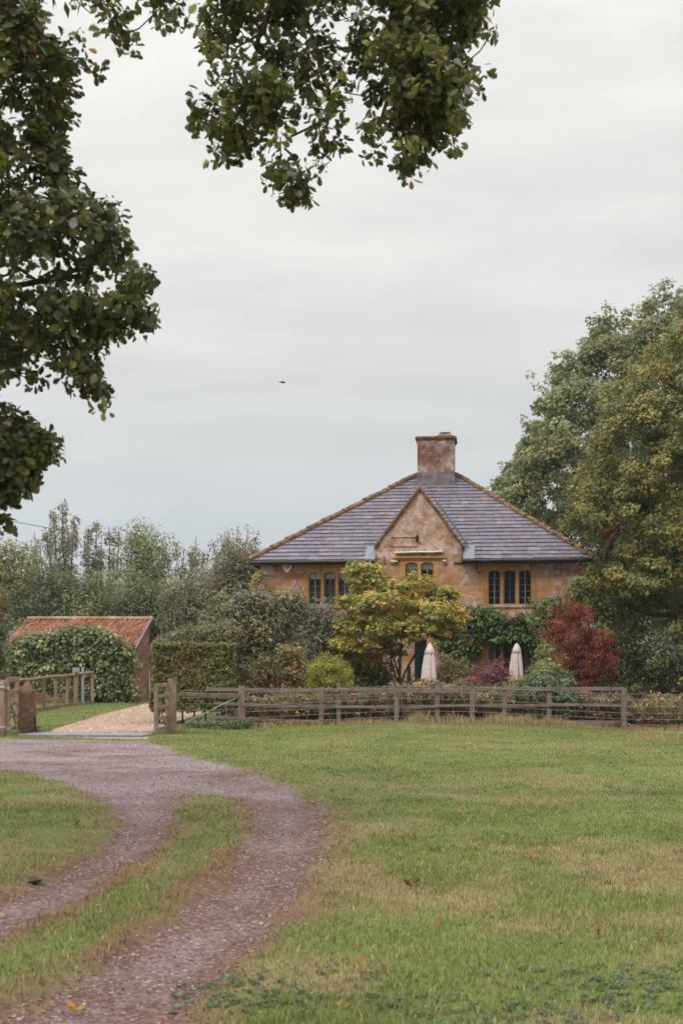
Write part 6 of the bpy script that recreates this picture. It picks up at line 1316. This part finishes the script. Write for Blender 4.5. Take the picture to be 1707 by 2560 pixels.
FL = [(1044, 2094, 'orange fallen leaf on the greenest turf, left one of the bright pair in mid pasture', .13, (.55, .24, .04), 2), (1122, 2086, 'tiny orange leaf right of the brightest orange one in mid pasture', .06, (.55, .22, .05), 1),
      (1148, 2036, 'upright rust coloured leaf, farthest back of the leaves on the turf', .10, (.5, .2, .06), 2), (1193, 2036, 'dark curled leaf beside the farthest rust coloured leaf', .08, (.10, .06, .04), 1),
      (1326, 2146, 'forked yellow orange leaf standing up in the middle of the pasture', .14, (.45, .20, .05), 2), (1032, 2182, 'small brown leaf in green turf below the bright orange leaf', .07, (.30, .13, .05), 1),
      (1030, 2224, 'brown curled leaf with a pale stem in the dark turf left of centre', .15, (.26, .11, .05), 3), (1222, 2296, 'bright orange leaf clump on dry turf at the centre of the foreground', .11, (.50, .20, .06), 3),
      (1202, 2264, 'small pale leaf just behind the central orange leaf clump', .06, (.5, .36, .24), 1), (1094, 2330, 'torn orange leaf beside bare dry stems, left of the central clump', .10, (.40, .15, .05), 2),
      (1497, 2342, 'deep rusty red leaf cluster on the dry turf at right', .12, (.32, .08, .03), 3), (905, 2424, 'dark orange leaf with black stem at the edge of the weed patch', .09, (.38, .12, .03), 2), (955, 2430, 'orange leaf fragment right of the dark stemmed leaf near the weeds', .07, (.45, .18, .06), 2),
      (855, 2524, 'yellow orange leaf with an upright stalk near the bottom edge', .08, (.48, .26, .05), 1), (190, 2514, 'golden leaf lying on the gravel of the near wheel track', .10, (.50, .24, .04), 3), (8, 2276, 'yellow leaf at the left edge of the farther wheel track', .07, (.55, .36, .04), 1),
      (178, 2300, 'brown crumpled leaf on the gravel edge beyond the grass strip', .09, (.25, .12, .06), 1), (988, 2112, 'pale buff leaf lying flat left of the bright orange leaf', .10, (.45, .33, .2), 1), (1650, 2345, 'dull brown leaf in the grass at the right margin', .09, (.24, .11, .06), 2),
      (185, 2070, 'dark brown leaf clump on the left lawn beside the track bend', .13, (.16, .08, .05), 4), (565, 2085, 'orange leaf lying on the grass strip between the wheel tracks', .06, (.40, .16, .05), 1)]
for px, py, lb, s_, c_, n_ in FL: fallen_leaf(px, py, lb, s_*.44, tuple(.35*a_+.45*b_ for a_, b_ in zip((.2, .12, .07), c_)), n_+1)
X, Yg = ground_pt(62, 2199); mb = MB(); V = []; 
mb.lathe([(.02, -.01), (.11, .0), (.12, .012), (.08, .03), (.03, .036)], (0, 0, 0), 18, lambda t, z: 1+.25*math.sin(2*t)+.12*math.sin(5*t+1)+.06*math.sin(9*t+30*z)); o = mb.build('leaf_clump', M['bark'], None, False, (X, Yg, gh(X, Yg))); tag(o, 'dark brown leaf clump on the left verge between lawn and wheel track', 'leaf clump')  # flat lump in bark colour, meant as a small dark leaf clump
# ------------------------------------------------------------------ the oak overhead
def S3(c, sx, ox, oy): return (ox+c[0]*sx, oy+c[1]*sx)
k_ = .5867
TOPB = [(120, 20, 90, 45), (280, 40, 120, 50), (180, 150, 55, 30), (320, 150, 70, 50), (430, 50, 90, 60), (570, 50, 90, 60), (660, 20, 70, 50), (790, 160, 50, 40), (350, 310, 64, 50), (470, 290, 70, 56), (600, 240, 66, 46), (700, 290, 56, 40), (420, 420, 100, 50), (540, 400, 76, 56), (630, 450, 90, 44), (720, 390, 76, 46),
        (280, 520, 56, 40), (400, 560, 70, 46), (300, 620, 36, 32), (390, 615, 44, 40), (540, 510, 56, 50), (660, 540, 76, 36), (780, 520, 76, 36), (850, 540, 46, 36), (790, 600, 46, 46), (755, 680, 26, 38), (830, 370, 56, 46), (900, 300, 64, 50), (740, 190, 30, 30),
        (940, 60, 60, 55), (1020, 60, 90, 90), (1150, 80, 150, 110), (1330, 70, 150, 95), (1440, 60, 74, 80), (980, 190, 70, 50), (1120, 230, 120, 90), (1280, 260, 120, 105), (1340, 350, 70, 85), (1040, 350, 66, 45), (1180, 380, 110, 85), (1300, 450, 100, 76), (1130, 490, 60, 55), (1230, 560, 104, 64), (1350, 580, 56, 46), (1160, 620, 96, 54), (1010, 615, 52, 28), (985, 680, 44, 28), (1140, 710, 80, 34), (1200, 680, 74, 46), (1162, 765, 22, 24), (1470, 250, 36, 34), (1385, 420, 26, 44),
        (620, 720, 30, 32), (600, 785, 34, 34), (680, 810, 54, 36), (740, 780, 30, 32), (702, 850, 34, 36)]
TOPS = [(340+x*k_, y*k_, rx*k_, ry*k_) for x, y, rx, ry in TOPB]+[(214, 50, 18, 10), (262, 58, 36, 22), (308, 62, 28, 28), (262, 96, 28, 16), (258, 124, 16, 9), (236, 152, 26, 16), (215, 165, 14, 10)]
LEFT1 = [(-60, -140), (50, -140), (90, 0), (104, 30), (98, 55), (142, 60), (130, 76), (165, 100), (185, 115), (195, 145), (205, 168), (180, 180), (200, 205), (205, 232), (172, 245), (160, 262), (185, 285), (175, 308), (150, 315), (150, 345), (165, 400), (160, 420), (196, 436), (205, 470), (215, 500), (258, 492), (298, 496), (308, 545), (300, 580), (330, 610), (368, 622),
         (384, 672), (392, 720), (366, 735), (350, 760), (384, 775), (388, 816), (352, 832), (312, 852), (258, 850), (258, 885), (243, 912), (248, 940), (270, 972), (298, 1015), (290, 1030), (250, 1040), (240, 1066), (222, 1062), (188, 1030), (174, 1015), (166, 962), (150, 934), (128, 968), (82, 978), (60, 958), (22, 968), (-20, 960), (-200, 980), (-260, 500), (-160, 0)]
LEFT2 = [(-10, 1000), (30, 1022), (60, 1045), (86, 1066), (120, 1086), (146, 1102), (160, 1124), (148, 1148), (116, 1155), (108, 1175), (84, 1190), (88, 1220), (68, 1244), (30, 1255), (0, 1264), (-60, 1290), (-120, 1200), (-100, 1040)]
TOPMASS = [(560, -30), (700, -15), (900, -10), (1000, 0), (1240, -5), (1235, -60), (1300, -200), (900, -420), (520, -420), (420, -300), (470, -120)]
OY = 13.0
TOPS = [t for t in TOPS if not (t[1] > 440 and t[0] > 900)]; TOPS = [(x, y-22 if (x > 880 and y > 300) else y, rx, ry) for x, y, rx, ry in TOPS]
TOPS = [(x, y-6, max(rx-8, 7), max(ry-8, 6)) for x, y, rx, ry in TOPS]
Ca, Oa = px_blobs(TOPS, OY, 1150, 1.25, .45); Ca[:, 1] += rng.normal(0, .35, len(Ca))
Cb, Ob = px_poly(LEFT1, OY, 2300, 1.5, .45); Cc, Oc = px_poly(LEFT2, OY, 330, .8, .4); Cd, Od = px_poly(TOPMASS, OY, 380, 1.3, .4)
Ce, Oe = px_blobs([(2, 1305, 12, 10)], OY, 4, .8, .4)
# keep sky holes: drop clumps where a coarse noise says so
def thin(C, O, thr, sc_=2.6):
    k = fbm(C[:, 0]*sc_, C[:, 2]*sc_, 101, 2) > thr; return C[k], O[k]
def inset(C, O, poly, d):
    pw = np.array([((x-CX)*OY/F, EYE+(HY-y)*OY/F) for x, y in poly]); k = sdf(np.stack([C[:, 0]*OY/C[:, 1], EYE+(C[:, 2]-EYE)*OY/C[:, 1]], 1), pw) < -d; return C[k], O[k]
Cb, Ob = inset(Cb, Ob, LEFT1, .03); Cc, Oc = inset(Cc, Oc, LEFT2, .02)
Ca, Oa = thin(Ca, Oa, .455, 4.6); Cb, Ob = thin(Cb, Ob, .425, 4.2)
def outer(n, c, r, k0=.0):
    d = rdir(n); d[:, 2] = np.abs(d[:, 2])*.9-.2; return np.array(c)+d*np.array(r)*(.7+.3*rng.random(n))[:, None], d
# the rest of the crown, out of the picture: above, left and behind
Cf, Of = outer(900, (-7.5, 13.5, 8.0), (6.0, 6.5, 6.0)); inside = (np.abs(Cf[:, 0]/np.maximum(Cf[:, 1], .1)) < .30) & ((Cf[:, 2]-EYE)/np.maximum(Cf[:, 1], .1) < .50); Cf, Of = Cf[~inside], Of[~inside]
CO = np.concatenate([Ca, Cb, Cc, Cd, Ce]); OO = np.concatenate([Oa, Ob, Oc, Od, Oe])
POAK = [(3, (.075, .085, .022)), (3, (.055, .065, .02)), (2, (.105, .11, .028)), (1.2, (.04, .045, .018)), (.8, (.13, .12, .035))]
tb = Vector((-8.2, 13.8, gh(-8.2, 13.8)))
roots = [[tb-Vector((0, 0, .3)), tb+Vector((.05, 0, 1.2)), tb+Vector((.1, -.1, 2.6)), Vector((-7.9, 13.6, 4.2)), Vector((-7.4, 13.5, 5.6)), Vector((-6.9, 13.3, 7.2)), Vector((-6.4, 13.2, 9.2)), Vector((-6.4, 13.4, 11.5))],
         [Vector((-6.9, 13.3, 7.2)), Vector((-5.2, 13.2, 8.6)), Vector((-3.4, 13.1, 9.3)), Vector((-1.6, 13.0, 9.4)), at(720, -280, OY), at(900, -190, OY), at(1060, -100, OY)],
         [at(720, -280, OY), at(735, -120, OY), at(745, -20, OY), at(770, 60, OY), at(790, 120, OY), at(802, 180, OY), at(822, 225, OY), at(835, 290, OY-.1)],
         [at(735, -120, OY), at(700, -40, OY+.1), at(665, 50, OY+.1), at(658, 78, OY), at(625, 100, OY), at(592, 118, OY-.1), at(575, 165, OY-.1)], [at(658, 78, OY), at(646, 94, OY), at(644, 130, OY)],
         [at(900, -190, OY), at(826, -60, OY+.1), at(832, 8, OY), at(850, 36, OY), at(872, 50, OY)], [at(1060, -100, OY), at(985, 20, OY), at(975, 110, OY-.2), at(1010, 170, OY-.2), at(1090, 230, OY-.1), at(1120, 330, OY)],
         [at(835, 290, OY-.1), at(720, 345, OY), at(712, 372, OY), at(735, 392, OY), at(750, 430, OY), at(742, 462, OY)], [at(1010, 170, OY-.2), at(968, 250, OY), at(955, 290, OY), at(966, 318, OY)],
         [at(720, -280, OY), at(330, -120, OY), at(268, 2, OY), at(245, 12, OY), at(228, 34, OY)], [at(268, 2, OY), at(282, 18, OY), at(296, 42, OY)],
         [Vector((-7.4, 13.5, 5.6)), Vector((-5.4, 13.2, 6.0)), at(-250, 640, OY), at(-60, 700, OY), at(40, 715, OY+.1), at(120, 700, OY), at(200, 690, OY)], [at(-60, 700, OY), at(60, 740, OY), at(160, 800, OY), at(230, 930, OY)],
         [Vector((-6.9, 13.3, 7.2)), at(-300, 250, OY), at(-60, 200, OY), at(60, 170, OY), at(140, 165, OY)], [Vector((-7.9, 13.6, 4.2)), Vector((-5.6, 13.3, 4.1)), at(-180, 1120, OY), at(-20, 1110, OY), at(60, 1130, OY)]]
wd = branches(roots, [Vector(c) for c in CO[rng.choice(len(CO), min(len(CO), 1700), replace=False)]]+[Vector(c) for c in sub(Cf, 160)], .0055, .42, 2.35, n=7, bend=.16)
parts = [clumps(CO, OO, 16, .088, .074, POAK, 'oak', .8, jit=.2, up=.45, hang=.1, accent=[(.0012, (.17, .04, .03), True), (.02, (.16, .13, .12), False), (.01, (.24, .12, .04), False)], cvar=.25),
         clumps(Cf, Of, 34, .5, .15, POAK, 'leaf', .8, up=.4)]
plant('oak_tree', 'dark oak with lobed leaves, its boughs hanging over the top and left of the view', 'tree', tb, parts, wd, mat='oak_leaf')

# ------------------------------------------------------------------ haze
hv = MB(); hv.box((-2600, -60, -3), (2600, 5150, 145)); m_, t_ = new_mat('haze'); o_ = t_.nodes.new('ShaderNodeOutputMaterial'); v_ = t_.nodes.new('ShaderNodeVolumePrincipled')
v_.inputs['Color'].default_value = (.86, .90, .94, 1); v_.inputs['Density'].default_value = .00032; v_.inputs['Anisotropy'].default_value = .25; t_.links.new(v_.outputs[0], o_.inputs['Volume'])
hz_ = hv.build('haze', m_); tag(hz_, 'thin pale haze over the whole countryside', 'haze', kind='stuff')
